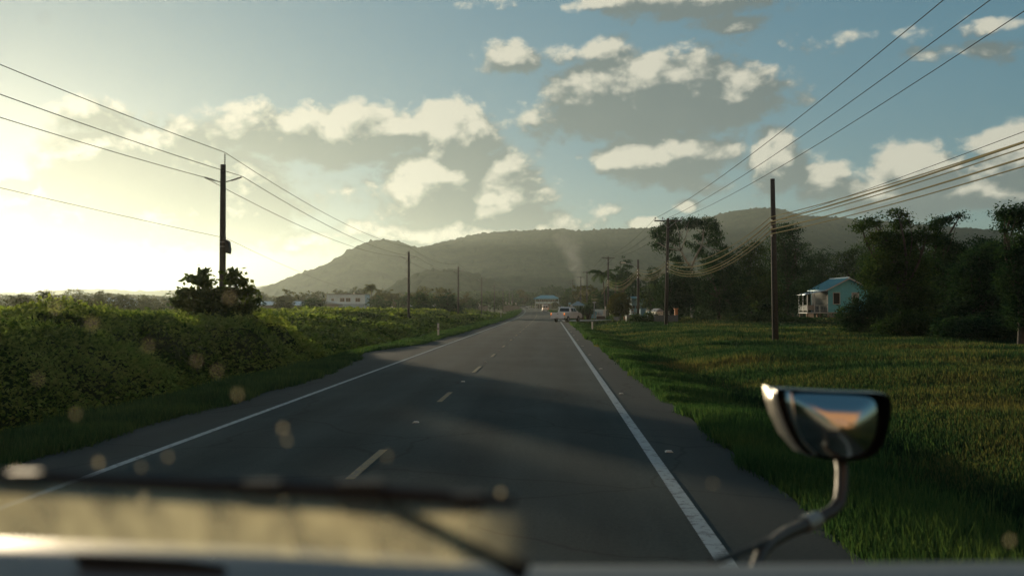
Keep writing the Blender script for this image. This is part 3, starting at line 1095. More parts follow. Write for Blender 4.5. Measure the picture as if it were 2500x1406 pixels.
def side_profile(pts, arches, z_b, r, y_sign=1):
    """closed side profile (y,z) with wheel arches cut out of the bottom edge. pts: top outline from rear to front"""
    prof = list(pts)
    y_end = pts[-1][0]
    for ay in sorted(arches, reverse=True):
        for k in range(9):
            a = PI * k / 8
            prof.append((ay + r * math.cos(a), z_b + r * math.sin(a) * 1.05))
    return prof


def make_pickup():
    e = empty('pickup_truck', (0, 0, 0))
    # y forward, 5.3 long, 1.8 wide, origin on the ground at centre
    W = 0.90
    body = MB()
    prof = side_profile([(-2.55, 0.52), (-2.62, 0.62), (-2.62, 1.10), (-2.50, 1.14), (-0.75, 1.14), (-0.75, 1.17), (1.05, 1.17), (1.7, 1.14), (2.35, 1.02), (2.60, 0.88), (2.66, 0.60), (2.60, 0.45)],
                        [-1.45, 1.62], 0.45, 0.44)
    # side shell panels
    body.prism(prof, -W, -W + 0.08)
    body.prism(prof, W - 0.08, W)
    body.box((0, -0.72, 0.80), (1.66, 0.06, 0.70))            # bed front bulkhead
    body.box((0, -1.65, 0.60), (1.66, 1.80, 0.06))            # bed floor
    body.prism([(-0.68, 0.45), (-0.68, 1.17), (1.05, 1.17), (1.7, 1.14), (2.35, 1.02), (2.60, 0.88), (2.66, 0.60), (2.60, 0.45)], -W + 0.08, W - 0.08)
    body.build('body', WHITEC, e, bevel=0.035)
    g = MB().box((0, -2.585, 0.88), (1.64, 0.07, 0.54))
    tg = g.build('tailgate', WHITEC, e, bevel=0.02)
    MB().box((0, -2.63, 0.98), (0.16, 0.02, 0.05)).build('handle', BLACKP, tg)
    cab = MB()
    c0 = [(-0.72, 1.17), (-0.62, 1.70), (-0.40, 1.76), (0.55, 1.74), (0.75, 1.68), (1.25, 1.17)]
    n = len(c0)
    tw = lambda z: 0.86 - (z - 1.17) * 0.22
    vs = [(-tw(z), y, z) for y, z in c0] + [(tw(z), y, z) for y, z in c0]
    cab.add(vs, [tuple(range(n)), tuple(reversed(range(n, 2 * n)))] + [(i, i + n, (i + 1) % n + n, (i + 1) % n) for i in range(n)])
    cab.build('cab', WHITEC, e, bevel=0.03)
    wq = MB().add([(-0.66, -0.717, 1.25), (0.66, -0.717, 1.25), (0.60, -0.635, 1.65), (-0.60, -0.635, 1.65),
                   (-0.66, -0.68, 1.25), (0.66, -0.68, 1.25), (0.60, -0.60, 1.65), (-0.60, -0.60, 1.65)],
                  [(0, 1, 2, 3), (7, 6, 5, 4), (0, 4, 5, 1), (1, 5, 6, 2), (2, 6, 7, 3), (3, 7, 4, 0)])
    wq.build('rear_window', GLASSD, e)
    for s in (-1, 1):
        for (ya, yb, yc, yd) in ((-0.52, 0.18, 0.18, -0.46), (0.26, 1.05, 0.66, 0.26)):
            x0, x1 = 0.86 - 0.09 * .22 + .012, 0.86 - 0.47 * .22 + .012
            q = MB().add([(s * x0, ya, 1.24), (s * x0, yb, 1.24), (s * x1, yc, 1.64), (s * x1, yd, 1.64),
                          (s * (x0 - .03), ya, 1.24), (s * (x0 - .03), yb, 1.24), (s * (x1 - .03), yc, 1.64), (s * (x1 - .03), yd, 1.64)],
                         [(0, 1, 2, 3), (7, 6, 5, 4), (0, 4, 5, 1), (1, 5, 6, 2), (2, 6, 7, 3), (3, 7, 4, 0)])
            q.build('side_window', GLASSD, e)
        q = MB().box((s * 0.865, -2.60, 0.98), (0.12, 0.10, 0.20))
        tl = q.build('tail_light', AMBER, e)
        MB().box((s * 0.865, -2.60, 0.81), (0.12, 0.095, 0.12)).build('lens', REDL, tl)
        MB().sphere((s * 1.02, 0.95, 1.22), (0.10, 0.05, 0.08), 10, 6).build('side_mirror', WHITEC, e)
        MB().box((s * 0.905, 0.12, 1.02), (0.02, 0.14, 0.03)).build('door_handle', BLACKP, e)
        for yy in (-1.45, 1.62):
            make_wheel(e, (s * 0.77, yy, 0.37))
    bp = MB().prism([(-0.88, 0.44), (-0.88, 0.62), (-0.40, 0.62), (-0.34, 0.56), (0.34, 0.56), (0.40, 0.62), (0.88, 0.62), (0.88, 0.44)], -2.80, -2.64, 'y')
    bo = bp.build('rear_bumper', WHITEC, e, bevel=0.015)
    MB().box((0, -2.79, 0.53), (0.34, 0.05, 0.12)).build('number_plate', PLATE, bo)
    MB().box((0, 0, 0.44), (1.3, 4.6, 0.16)).build('chassis', BLACKP, e)
    ws = MB().add([(-0.78, 1.215, 1.22), (0.78, 1.215, 1.22), (0.68, 0.80, 1.64), (-0.68, 0.80, 1.64),
                   (-0.78, 1.235, 1.23), (0.78, 1.235, 1.23), (0.68, 0.82, 1.65), (-0.68, 0.82, 1.65)],
                  [(0, 1, 2, 3), (7, 6, 5, 4), (0, 4, 5, 1), (1, 5, 6, 2), (2, 6, 7, 3), (3, 7, 4, 0)])
    ws.build('windscreen', GLASSD, e)
    return e


pk = make_pickup()
p = at(1380, 748, 124)
pk.location = (p.x + 0.2, 125, 0.045)
pk.rotation_euler = (0, 0, R(-26))
pk.scale = (1.03, 1.0, 1.06)
tag(pk, 'white double cab pickup truck turning off the road with its lights on', 'pickup truck')


def make_van():
    e = empty('van', (0, 0, 0))
    prof = side_profile([(-2.30, 0.45), (-2.36, 0.70), (-2.33, 1.10), (-2.22, 1.85), (-2.05, 1.97), (1.2, 1.97), (1.5, 1.88), (2.1, 1.25), (2.32, 0.95), (2.36, 0.5)], [-1.35, 1.45], 0.38, 0.38)
    n = len(prof)
    b = MB()
    def xw(z): return 0.86 if z < 1.1 else 0.86 - (z - 1.1) * 0.13
    vs = [(-xw(z), y, z) for y, z in prof] + [(xw(z), y, z) for y, z in prof]
    b.add(vs, [tuple(range(n)), tuple(reversed(range(n, 2 * n)))] + [(i, i + n, (i + 1) % n + n, (i + 1) % n) for i in range(n)])
    b.build('body', WHITEC, e, bevel=0.04)
    for s in (-1, 1):
        q = MB().add([(s * 0.06, -2.345, 1.18), (s * 0.70, -2.345, 1.18), (s * 0.66, -2.255, 1.74), (s * 0.06, -2.255, 1.74),
                      (s * 0.06, -2.30, 1.18), (s * 0.70, -2.30, 1.18), (s * 0.66, -2.21, 1.74), (s * 0.06, -2.21, 1.74)],
                     [(0, 1, 2, 3), (7, 6, 5, 4), (0, 4, 5, 1), (1, 5, 6, 2), (2, 6, 7, 3), (3, 7, 4, 0)])
        q.build('rear_window', GLASSD, e)
        MB().box((s * 0.80, -2.36, 0.92), (0.13, 0.06, 0.22)).build('tail_light', AMBER, e)
        MB().add([(s * .865, -1.9, 1.22), (s * .865, 1.2, 1.22), (s * .795, 1.1, 1.72), (s * .795, -1.85, 1.72),
                  (s * .83, -1.9, 1.22), (s * .83, 1.2, 1.22), (s * .76, 1.1, 1.72), (s * .76, -1.85, 1.72)],
                 [(0, 1, 2, 3), (7, 6, 5, 4), (0, 4, 5, 1), (1, 5, 6, 2), (2, 6, 7, 3), (3, 7, 4, 0)]).build('side_window', GLASSD, e)
        for yy in (-1.35, 1.45):
            make_wheel(e, (s * 0.74, yy, 0.34), 0.34, 0.2)
    bo = MB().box((0, -2.40, 0.52), (1.70, 0.14, 0.18)).build('rear_bumper', STEEL, e, bevel=0.02)
    MB().box((0, -2.385, 0.80), (0.36, 0.03, 0.13)).build('number_plate', PLATE, e)
    return e


vn = make_van()
vp = at(1331, 748, 300)
vn.location = (vp.x, 300, float(road_z(300)) + 0.045)
vn.rotation_euler = (0, 0, R(2))
tag(vn, 'white van seen from behind, driving ahead with tail lights glowing', 'van')


def make_car(m):
    e = empty('parked_car', (0, 0, 0))
    prof = side_profile([(-2.15, 0.40), (-2.2, 0.80), (-1.9, 0.95), (-1.35, 1.02), (-0.75, 1.42), (0.35, 1.44), (1.05, 1.0), (1.95, 0.85), (2.15, 0.65), (2.15, 0.38)], [-1.3, 1.3], 0.34, 0.36)
    n = len(prof)
    def xw(z): return 0.84 if z < 0.98 else 0.84 - (z - .98) * 0.45
    b = MB()
    vs = [(-xw(z), y, z) for y, z in prof] + [(xw(z), y, z) for y, z in prof]
    b.add(vs, [tuple(range(n)), tuple(reversed(range(n, 2 * n)))] + [(i, i + n, (i + 1) % n + n, (i + 1) % n) for i in range(n)])
    b.build('body', m, e, bevel=0.04)
    for s in (-1, 1):
        MB().add([(s * .835, -1.15, 1.04), (s * .835, .85, 1.04), (s * .66, .30, 1.38), (s * .66, -.72, 1.38),
                  (s * .80, -1.15, 1.04), (s * .80, .85, 1.04), (s * .62, .30, 1.38), (s * .62, -.72, 1.38)],
                 [(0, 1, 2, 3), (7, 6, 5, 4), (0, 4, 5, 1), (1, 5, 6, 2), (2, 6, 7, 3), (3, 7, 4, 0)]).build('side_window', GLASSD, e)
        MB().box((s * 0.68, -2.19, 0.72), (0.26, 0.05, 0.12)).build('tail_light', REDL, e)
        for yy in (-1.3, 1.3):
            make_wheel(e, (s * 0.73, yy, 0.32), 0.32, 0.2)
    return e


cr = make_car(mat('silver_car_paint', (0.38, 0.40, 0.41), 0.3, 0.3, coat=.5))
cp = at(1279, 748, 430)
cr.location = (cp.x, 430, gz(cp.x, 430) + 0.02)
cr.rotation_euler = (0, 0, R(80))
tag(cr, 'silver parked car half hidden behind the grass at the left road bend', 'car')
cr2 = make_car(mat('white_car_dull', (0.6, 0.6, 0.58), 0.4))
cp = at(1375, 748, 480)
cr2.location = (cp.x, 480, gz(cp.x, 480) + 0.02)
cr2.rotation_euler = (0, 0, R(70))
tag(cr2, 'small white car parked below the yellow bush by the blue-roofed house', 'car')


# ------------------------------------------------------------------ marker posts
def marker(px, Y, h, label, band=True):
    b = gp(px, Y)
    e = empty('marker_post', b)
    tag(e, label, 'marker post', 'white marker posts beside the road')
    MB().prism([(-0.06, -0.06), (0.06, -0.06), (0.06, 0.06), (0.0, 0.07), (-0.06, 0.06)], -0.2, h, 'z').build('post', WHITEP, e)
    if band:
        MB().box((0, -0.066, h * 0.62), (0.10, 0.012, 0.10)).build('reflector', mat('reflector_grey', (0.15, 0.15, 0.15), .3), e)


marker(1070, 66, 0.95, 'white marker post at the left road edge, nearer one with a grey reflector')
marker(1223, 175, 1.1, 'distant white marker post on the left verge near the bend')
marker(1446, 82, 0.90, 'white marker post in the grass on the right side of the road', False)

# ------------------------------------------------------------------ buildings
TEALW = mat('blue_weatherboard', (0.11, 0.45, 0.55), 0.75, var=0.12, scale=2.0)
TEALR = mat('blue_tin_roof', (0.10, 0.34, 0.42), 0.45, 0.1, var=0.15, scale=1.5)
TIN = mat('zinc_sheet_roof', (0.34, 0.42, 0.46), 0.4, 0.5, var=0.2, scale=1.0)
WOODG = mat('weathered_boards', (0.26, 0.28, 0.26), 0.85, var=0.25, scale=3)
TRIM = mat('white_trim', (0.45, 0.50, 0.50), 0.7, var=0.1)
CONC = mat('grey_concrete', (0.24, 0.24, 0.22), 0.9, var=0.25, scale=1.2, bump=0.3)
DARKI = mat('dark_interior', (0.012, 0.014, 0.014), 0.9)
BLUEP = mat('pale_blue_wall', (0.62, 0.80, 0.86), 0.75, var=0.08, scale=1)


def stilt_house():
    """gable end (with two windows) faces the camera, veranda on its left side"""
    Y = 138.0
    px2m = Y / FPX
    b = gp(2035, Y)
    e = empty('stilt_house', b, R(4))
    tag(e, 'small pale blue weatherboard house on stilts with a blue tin roof and veranda', 'house')
    zf = at(2035, 762, Y).z - b.z          # floor level
    z_e = at(2035, 706, Y).z - b.z         # eaves
    z_r = at(2060, 679, Y).z - b.z
    x0, x1 = -0.75, 4.9                    # gable wall
    D = 7.0
    xm = (x0 + x1) / 2
    w = MB()
    # walls: overlapping boards on the gable end
    nb = 15
    for i in range(nb):
        za = zf + (z_e - zf) * i / nb
        zb = zf + (z_e - zf) * (i + 1) / nb
        w.prism([(-0.05, za), (-0.015, zb + 0.02), (0.05, zb + .02), (0.05, za)], x0, x1, 'x')
    for i in range(6):
        za = z_e + (z_r - z_e) * i / 6
        zb = z_e + (z_r - z_e) * (i + 1) / 6
        f0, f1 = i / 6, (i + 1) / 6
        xa, xb = x0 + (xm - x0) * f0, x1 + (xm - x1) * f0
        xa2, xb2 = x0 + (xm - x0) * f1, x1 + (xm - x1) * f1
        w.add([(xa, -0.05, za), (xb, -0.05, za), (xb2, -0.015, zb), (xa2, -0.015, zb), (xa, 0.05, za), (xb, 0.05, za), (xb2, 0.05, zb), (xa2, 0.05, zb)],
              [(0, 1, 2, 3), (7, 6, 5, 4), (0, 4, 5, 1), (1, 5, 6, 2), (2, 6, 7, 3), (3, 7, 4, 0)])
    MB().box((x0 + .04, D / 2, (zf + z_e) / 2), (0.08, D - .12, z_e - zf)).build('side_wall', mat('boards_in_shade', (.085, .095, .09), .9, var=.3, scale=4), e)  # dark board colour stands in for the shade on this wall
    w.box((x1 - .04, D / 2, (zf + z_e) / 2), (0.08, D - .12, z_e - zf))
    w.box((xm, D, (zf + z_e) / 2), (x1 - x0, 0.08, z_e - zf))
    w.build('wall', TEALW, e)
    MB().box((xm, D / 2, zf - 0.09), (x1 - x0 + .06, D + .1, 0.14)).build('floor_frame', WOODG, e)
    # roof
    r = MB()
    for s, xe in ((-1, x0 - 0.45), (1, x1 + 0.45)):
        r.add([(xm, -0.45, z_r + 0.08), (xm, D + 0.3, z_r + .08), (xe, D + 0.3, z_e - 0.10), (xe, -0.45, z_e - 0.10),
               (xm, -0.45, z_r + 0.03), (xm, D + 0.3, z_r + .03), (xe, D + 0.3, z_e - 0.15), (xe, -0.45, z_e - 0.15)],
              [(0, 1, 2, 3), (7, 6, 5, 4), (0, 4, 5, 1), (1, 5, 6, 2), (2, 6, 7, 3), (3, 7, 4, 0)])
    for i in range(24):
        y = -0.40 + (D + 0.6) * i / 23
        for s, xe in ((-1, x0 - 0.45), (1, x1 + 0.45)):
            r.tube([(xm, y, z_r + 0.09), (xe, y, z_e - 0.09)], 0.018, 4)
    ro = r.build('roof', TEALR, e)
    MB().tube([(xm, -0.47, z_r + 0.10), (xm, D + .3, z_r + .10)], 0.07, 6).build('ridge_cap', TIN, ro)
    bb = MB()
    for xe in (x0 - .45, x1 + .45):
        bb.add([(xm, -0.50, z_r + .06), (xe, -0.50, z_e - .12), (xe, -0.50, z_e - .30), (xm, -0.50, z_r - .12),
                (xm, -0.46, z_r + .06), (xe, -0.46, z_e - .12), (xe, -0.46, z_e - .30), (xm, -0.46, z_r - .12)],
               [(0, 1, 2, 3), (7, 6, 5, 4), (0, 4, 5, 1), (1, 5, 6, 2), (2, 6, 7, 3), (3, 7, 4, 0)])
    bb.build('barge_board', TRIM, ro)
    # windows
    for wx, louv in ((x0 + 1.15, False), (x0 + 3.75, True)):
        zc = zf + (z_e - zf) * 0.60
        f = MB()
        for (cx, cz, sx, sz) in ((0, .78, 1.0, .08), (0, -.78, 1.0, .08), (-.46, 0, .08, 1.48), (.46, 0, .08, 1.48)):
            f.box((wx + cx, -0.075, zc + cz), (sx, .08, sz))
        fo = f.build('window', TRIM, e)
        MB().box((wx, -0.056, zc), (0.84, .02, 1.48)).build('pane', DARKI, fo)
        sl_ = MB()
        for k in range(9 if louv else 11):
            sl_.box((wx, -0.085, zc - .66 + k * (0.165 if louv else 0.132)), (0.82, .012, 0.085 if louv else 0.03))
        sl_.build('louvres', TRIM if louv else BLACKP, fo)
    # veranda on the left
    vx = x0 - 2.9
    v = MB().box(((vx + x0) / 2, D * 0.27, zf - 0.10), (x0 - vx, D * .54, 0.12))
    vo = v.build('veranda_floor', TRIM, e)
    pr = MB()
    zv0, zv1 = z_e - 0.18, z_e - 0.72
    pr.add([(x0 - .40, -.45, zv0), (x0 - .40, D * .6, zv0), (vx - .4, D * .6, zv1), (vx - .4, -.3, zv1),
            (x0 - .40, -.45, zv0 - .05), (x0 - .40, D * .6, zv0 - .05), (vx - .4, D * .6, zv1 - .05), (vx - .4, -.3, zv1 - .05)],
           [(0, 1, 2, 3), (7, 6, 5, 4), (0, 4, 5, 1), (1, 5, 6, 2), (2, 6, 7, 3), (3, 7, 4, 0)])
    pr.build('veranda_roof', TIN, e)
    for (x, y) in ((vx + .06, .06), (vx + .06, 1.9), (vx + .06, 3.7), (vx + 1.05, .06), (x0 - .1, -0.08)):
        MB().box((x, y, (zf + z_e - .7) / 2 + .02), (0.11, .11, z_e - .75 - zf)).build('post', TRIM, e)
    rl = MB()
    rl.box(((vx + x0) / 2 + .5, .06, zf + 0.95), (x0 - vx - 1.1, .05, .07)).box(((vx + x0) / 2 + .5, .06, zf + 0.25), (x0 - vx - 1.1, .05, .05))
    for k in range(7):
        rl.box((vx + 1.3 + k * 0.32, .06, zf + .6), (.03, .03, .66))
    rl.box((vx + .54, .06, zf + .62), (0.92, .04, .66))
    rl.box((vx + .03, 1.9, zf + .95), (.05, 3.6, .07)).box((vx + .03, 1.9, zf + .55), (.03, 3.6, .7))
    rl.build('railing', WOODG, e)
    # stilts
    for x in (vx + .1, (vx + x0) / 2, x0 + .1, xm, x1 - .15):
        for y in (.25, 3.4, 6.6):
            MB().box((x, y, (zf - .16) / 2 - 0.1), (.18, .18, zf - .16 + .2)).build('stilt', mat('stilt_wood', (0.20, 0.14, 0.08), .85, var=.3), e)
    ss = MB()
    for k in range(5):
        ss.box((vx + .55, .12, 0.25 + k * (zf - .4) / 5), (0.75, .03, .12))
    ss.build('slat_skirt', mat('pale_slat', (0.62, 0.58, 0.48), .8), e)
    stp = MB()
    for k in range(5):
        stp.box((x0 - .3 + k * .28, -0.5, zf - .22 - k * (zf - .1) / 5), (.3, .7, .04))
    stp.tube([(x0 - .35, -.2, zf - .1), (x0 + 1.2, -.2, 0)], .04, 4)
    stp.build('steps', WOODG, e)
    tb = MB().box((vx + 2.0, .7, zf + .9), (.9, .6, .05)).box((vx + 2.0, .7, zf + .42), (.08, .08, .9))
    to = tb.build('table', TRIM)
    to.matrix_world = Matrix.Translation(b) @ Matrix.Rotation(R(4), 4, 'Z')
    tag(to, 'small white table on the veranda of the blue stilt house', 'table')
    return e


stilt_house()


def white_building():
    Y = 300.0
    k = Y / FPX
    xl, xr = at(797, 748, Y).x, at(891, 748, Y).x
    zt = at(845, 719, Y).z
    b = Vector(((xl + xr) / 2, Y, gz((xl + xr) / 2, Y)))
    e = empty('white_building', b)
    tag(e, 'white two storey building with a flat roof and a row of small windows', 'building')
    W_ = xr - xl; H = zt - b.z
    MB().box((0, 4, H / 2), (W_, 8, H)).build('wall', BLUEP, e, bevel=.03)
    r = MB().box((0, 4, H + 0.11), (W_ + .5, 8.5, .22))
    ro = r.build('roof', CONC, e)
    MB().tube([(W_ * .22, 1.5, H + .2), (W_ * .22, 1.5, H + .65)], .35, 10).build('water_tank', BLACKP, ro)
    for (px, w) in ((812, 5), (835.5, 10), (850, 10), (873.5, 10)):
        x = at(px, 748, Y).x - b.x
        z = at(px, 732, Y).z - b.z
        ww = w * k
        f = MB().box((x, -.03, z), (ww + .2, .08, (8 if w > 6 else 5) * k + .2)).build('window', TRIM, e)
        MB().box((x, -.085, z), (ww, .05, (8 if w > 6 else 5) * k)).build('pane', mat('brown_window', (0.10, 0.085, 0.06), .3), f)
        MB().box((x, -.115, z), (.07, .02, (8 if w > 6 else 5) * k)).build('mullion', TRIM, f)
    # lower annex with tin roof in front
    xa, xb = at(830, 748, Y).x - b.x, at(889, 748, Y).x - b.x
    za = at(830, 742, Y).z - b.z
    MB().prism([(-3.4, 0), (-3.4, za - 1.3), (-0.05, za - 0.1), (-.05, 0)], xa, xb, 'x').build('annex', CONC, e)
    MB().prism([(-3.9, za - 1.45), (-3.9, za - 1.37), (-.06, za), (-.06, za - .08)], xa - .2, xb + .2, 'x').build('annex_roof', TIN, e)
    return e


white_building()


def grey_house():
    Y = 285.0
    xl, xr = at(775, 748, Y).x, at(826, 748, Y).x
    b = Vector(((xl + xr) / 2, Y, gz((xl + xr) / 2, Y)))
    e = empty('concrete_house', b)
    tag(e, 'low grey unfinished concrete house with a white framed window, beside the white building', 'house')
    W_ = xr - xl
    h = at(800, 742, Y).z - b.z
    MB().box((0, 3, h / 2), (W_, 6, h)).build('wall', CONC, e)
    MB().prism([(-W_ / 2 - .2, h), (-W_ * .1, h + .9), (W_ / 2 + .3, h + .02), (W_ / 2 + .3, h - .02)], -.3, 6.3, 'y').build('roof', TIN, e)
    x = at(786, 748, Y).x - b.x
    z = at(786, 751, Y).z - b.z
    f = MB().box((x, -.03, z), (1.25, .08, .8)).build('window', WHITEP, e)
    MB().box((x, -.08, z), (.8, .05, .42)).build('pane', DARKI, f)


grey_house()


def shed(label, px0, px1, top, Y, wall, roof, name='shed', drop=0.45, open_=False):
    xl, xr = at(px0, 748, Y).x, at(px1, 748, Y).x
    b = Vector(((xl + xr) / 2, Y, gz((xl + xr) / 2, Y)))
    e = empty(name, b)
    tag(e, label, 'building')
    W_ = xr - xl
    zt = at(px0, top, Y).z - b.z
    h = zt - drop * 2.2
    D = 9
    MB().box((0, D / 2, h / 2), (W_, D, h)).build('wall', wall, e)
    r = MB().prism([(-.6, h - .05), (D / 2, zt), (D + .6, h - .05), (D + .6, h + .03), (D / 2, zt + .08), (-.6, h + .03)], -W_ / 2 - .4, W_ / 2 + .4, 'x')
    r.build('roof', roof, e)
    n = max(2, int(W_ / 4))
    for i in range(n):
        x = -W_ / 2 + (i + .5) * W_ / n
        f = MB().box((x, -.03, h * .55), (1.1, .08, .9)).build('window', TRIM, e)
        MB().box((x, -.08, h * .55), (.9, .05, .7)).build('pane', DARKI, f)
    return e


shed('long low building with a pale zinc roof left of the white building', 622, 745, 736, 260, CONC, mat('pale_zinc', (0.50, 0.54, 0.58), .35, .5, var=.1), 'long_shed')
shed('low house with a pale blue wall behind the wall right of the white building', 1000, 1056, 742, 330, BLUEP, TIN, 'low_house')
shed('tiny pale house glimpsed through the sunlit trees at far left', 250, 300, 728, 240, BLUEP, TIN, 'low_house')


def lowwall(label, px0, px1, top, Y, m, name='low_wall', cat='wall', h=None, th=.2):
    xl, xr = at(px0, 748, Y).x, at(px1, 748, Y).x
    zb = min(gz(xl, Y), gz(xr, Y))
    zt = at(px0, top, Y).z
    h_ = h or (zt - zb)
    q = MB().box(((xl + xr) / 2, Y, zt - h_ / 2), (xr - xl, th, h_))
    q.box(((xl + xr) / 2, Y, zt + .03), (xr - xl + .1, th + .1, .06))
    n = max(2, int((xr - xl) / 3))
    for i in range(n + 1):
        q.box((xl + (xr - xl) * i / n, Y, (zt + zb) / 2 + .02), (.25, th + .06, zt - zb + .16))
    o = q.build(name, m)
    tag(o, label, cat)
    return o


lowwall('white coping wall running right from the white building', 894, 958, 748.5, 290, WHITEP)
lowwall('low pale fence wall under the white pennants', 1148, 1190, 747, 310, CONC)
lowwall('pale fence near the left bend under the pennants', 1228, 1268, 747, 380, CONC)

# pennants / white flags
FL = mat('white_cloth', (0.8, 0.8, 0.76), .8)
fl0 = None
for i, (px, top, Y, lab) in enumerate([(1154, 742, 305, 'white pennant left of the plain left-side poles, first of a pair'), (1168, 740, 305, 'white pennant left of the plain left-side poles, second of a pair'),
                                       (1233, 736, 375, 'small white pennant at the left bend, leftmost of the four'), (1241, 738, 375, 'small white pennant at the left bend, second of four'),
                                       (1248, 735, 375, 'small white pennant at the left bend, third of four'), (1258, 738, 375, 'small white pennant at the left bend, rightmost of four')]):
    b = gp(px, Y)
    zt = at(px, top, Y).z - b.z
    e = empty('pennant', b)
    tag(e, lab, 'pennant', 'white pennants by the left bend')
    MB().tube([(0, 0, -.2), (0, 0, zt)], .03, 6).build('pole', STEEL, e)
    v = [(0.0, 0, zt), (0.35, -.08, zt - .25), (.55, .05, zt - .85), (.35, 0, zt - 1.0), (0.03, .03, zt - .65)]
    v2 = [(x, y + .03, z) for x, y, z in v]
    MB().add(v + v2, [(0, 1, 2, 3, 4), (9, 8, 7, 6, 5)] + [(k, k + 5, (k + 1) % 5 + 5, (k + 1) % 5) for k in range(5)]).build('cloth', FL, e)

# guard rail white strips at the bend
for (a, b_, t, lab) in ((1284, 1312, 748.2, 'bright white rail across the road bend left of the van'), (1341, 1352, 748.6, 'short bright white rail right of the van')):
    Y = 560
    xl, xr = at(a, 748, Y).x, at(b_, 748, Y).x
    z = at(a, t, Y).z
    e = empty('guard_rail', ((xl + xr) / 2, Y, gz((xl + xr) / 2, Y)))
    tag(e, lab, 'guard rail')
    zb = e.location.z
    MB().box((0, 0, z - zb), (xr - xl, .12, .42)).build('rail', WHITEP, e)
    for k in range(4):
        MB().box((-(xr - xl) / 2 + (k + .5) * (xr - xl) / 4, .1, (z - zb) / 2), (.14, .08, z - zb)).build('post', STEEL, e)


def hip_house(label, px0, px1, roof_top, eave, Y, wall, roof, name='house', posts=True, ridge=0.45, ground_open=True, depth=9, cat='house'):
    xl, xr = at(px0, 748, Y).x, at(px1, 748, Y).x
    b = Vector(((xl + xr) / 2, Y, gz((xl + xr) / 2, Y)))
    e = empty(name, b)
    tag(e, label, cat)
    W_ = xr - xl
    ze = at(px0, eave, Y).z - b.z
    zr = at(px0, roof_top, Y).z - b.z
    o = W_ / 2
    D = depth
    rw = W_ * ridge / 2
    r = MB().add([(-o, -.8, ze), (o, -.8, ze), (o, D + .8, ze), (-o, D + .8, ze), (-rw, D / 2, zr), (rw, D / 2, zr),
                  (-o, -.8, ze - .12), (o, -.8, ze - .12), (o, D + .8, ze - .12), (-o, D + .8, ze - .12)],
                 [(0, 1, 5, 4), (1, 2, 5), (2, 3, 4, 5), (3, 0, 4), (6, 9, 8, 7), (0, 6, 7, 1), (1, 7, 8, 2), (2, 8, 9, 3), (3, 9, 6, 0)])
    r.build('roof', roof, e)
    return e, W_, D, ze, b


e, W_, D, ze, b = hip_house('two storey house with a broad blue hipped roof and open verandas behind the van', 1302, 1369, 720.5, 729, 455, None, TEALR, 'veranda_house')
MB().box((0, D / 2 + .8, ze / 2 - .08), (W_ - 4.2, D - 1.8, ze - .2)).build('wall', mat('pale_plaster', (.30, .31, .27), .8, var=.15), e)
MB().box((0, D / 2, ze * .48), (W_ - 1.6, D + .4, .25)).build('balcony', mat('pale_plaster', (.3, .3, .3)), e)
MB().box((0, -.15, ze * .48 + .6), (W_ - 1.6, .08, .75)).build('railing', BLUEP, e)
for k in range(7):
    x = -(W_ - 2) / 2 + (W_ - 2) * k / 6
    MB().box((x, -.1, ze / 2 - .08), (.25, .25, ze - .18)).build('column', TRIM, e)
for k in range(5):
    x = -(W_ - 5.5) / 2 + (W_ - 5.5) * k / 4
    for zz in (.2, .72):
        MB().box((x, 1.66, ze * zz + .15), (1.1, .12, 1.6 if zz < .5 else 1.2)).build('opening', DARKI, e)
# shelter
e, W_, D, ze, b = hip_house('small open shelter with a grey-blue hipped roof behind the pickup', 1394, 1429, 735.5, 745.5, 215, None, mat('greyblue_roof', (.20, .30, .32), .5, var=.2), 'shelter', ridge=0.1, depth=3, cat='shelter')
for x in (-W_ / 2 + .3, W_ / 2 - .3):
    for y in (0, D):
        MB().box((x, y, ze / 2 - .05), (.16, .16, ze - .1)).build('post', TRIM, e)
MB().box((0, D * .6, .45), (W_ * .7, .5, .1)).build('bench', WOODG, e)
# teal house behind the cemetery
e, W_, D, ze, b = hip_house('flat-roofed blue house half hidden between the round bush and dark trees', 1536, 1582, 723.5, 727.5, 185, None, TEALR, 'blue_house', ridge=.7, depth=6)
MB().box((0, D / 2, ze * .5 - .07), (W_ - 1.0, D - .4, ze - .15)).build('wall', mat('blue_wall', (.14, .30, .36), .8, var=.12), e)
for x in (-W_ * .3, -.1, W_ * .28):
    MB().box((x, .22, ze * .45), (.7, .1, 1.0)).build('window', DARKI, e)
MB().box((0, .12, ze * .36), (W_ - .8, .06, .5)).build('balcony_panel', mat('blue_panel', (.16, .38, .45), .7), e)


# ------------------------------------------------------------------ cemetery
def cross_mb(mb, x, y, z, h, t=.1):
    mb.box((x, y, z + h / 2), (t, t, h)).box((x, y, z + h * .68), (h * .6, t * 0.9, t))
    return mb


TOMBW = mat('tomb_white', (.70, .68, .60), .8, var=.15, scale=1.5, bump=.15)
TOMBB = mat('tomb_blue', (.16, .34, .42), .8, var=.2, scale=1.5)
TOMBG = mat('tomb_grey', (.28, .30, .31), .85, var=.25, scale=1.5)
TOMBO = mat('tomb_orange', (.45, .20, .08), .85, var=.2, scale=2)


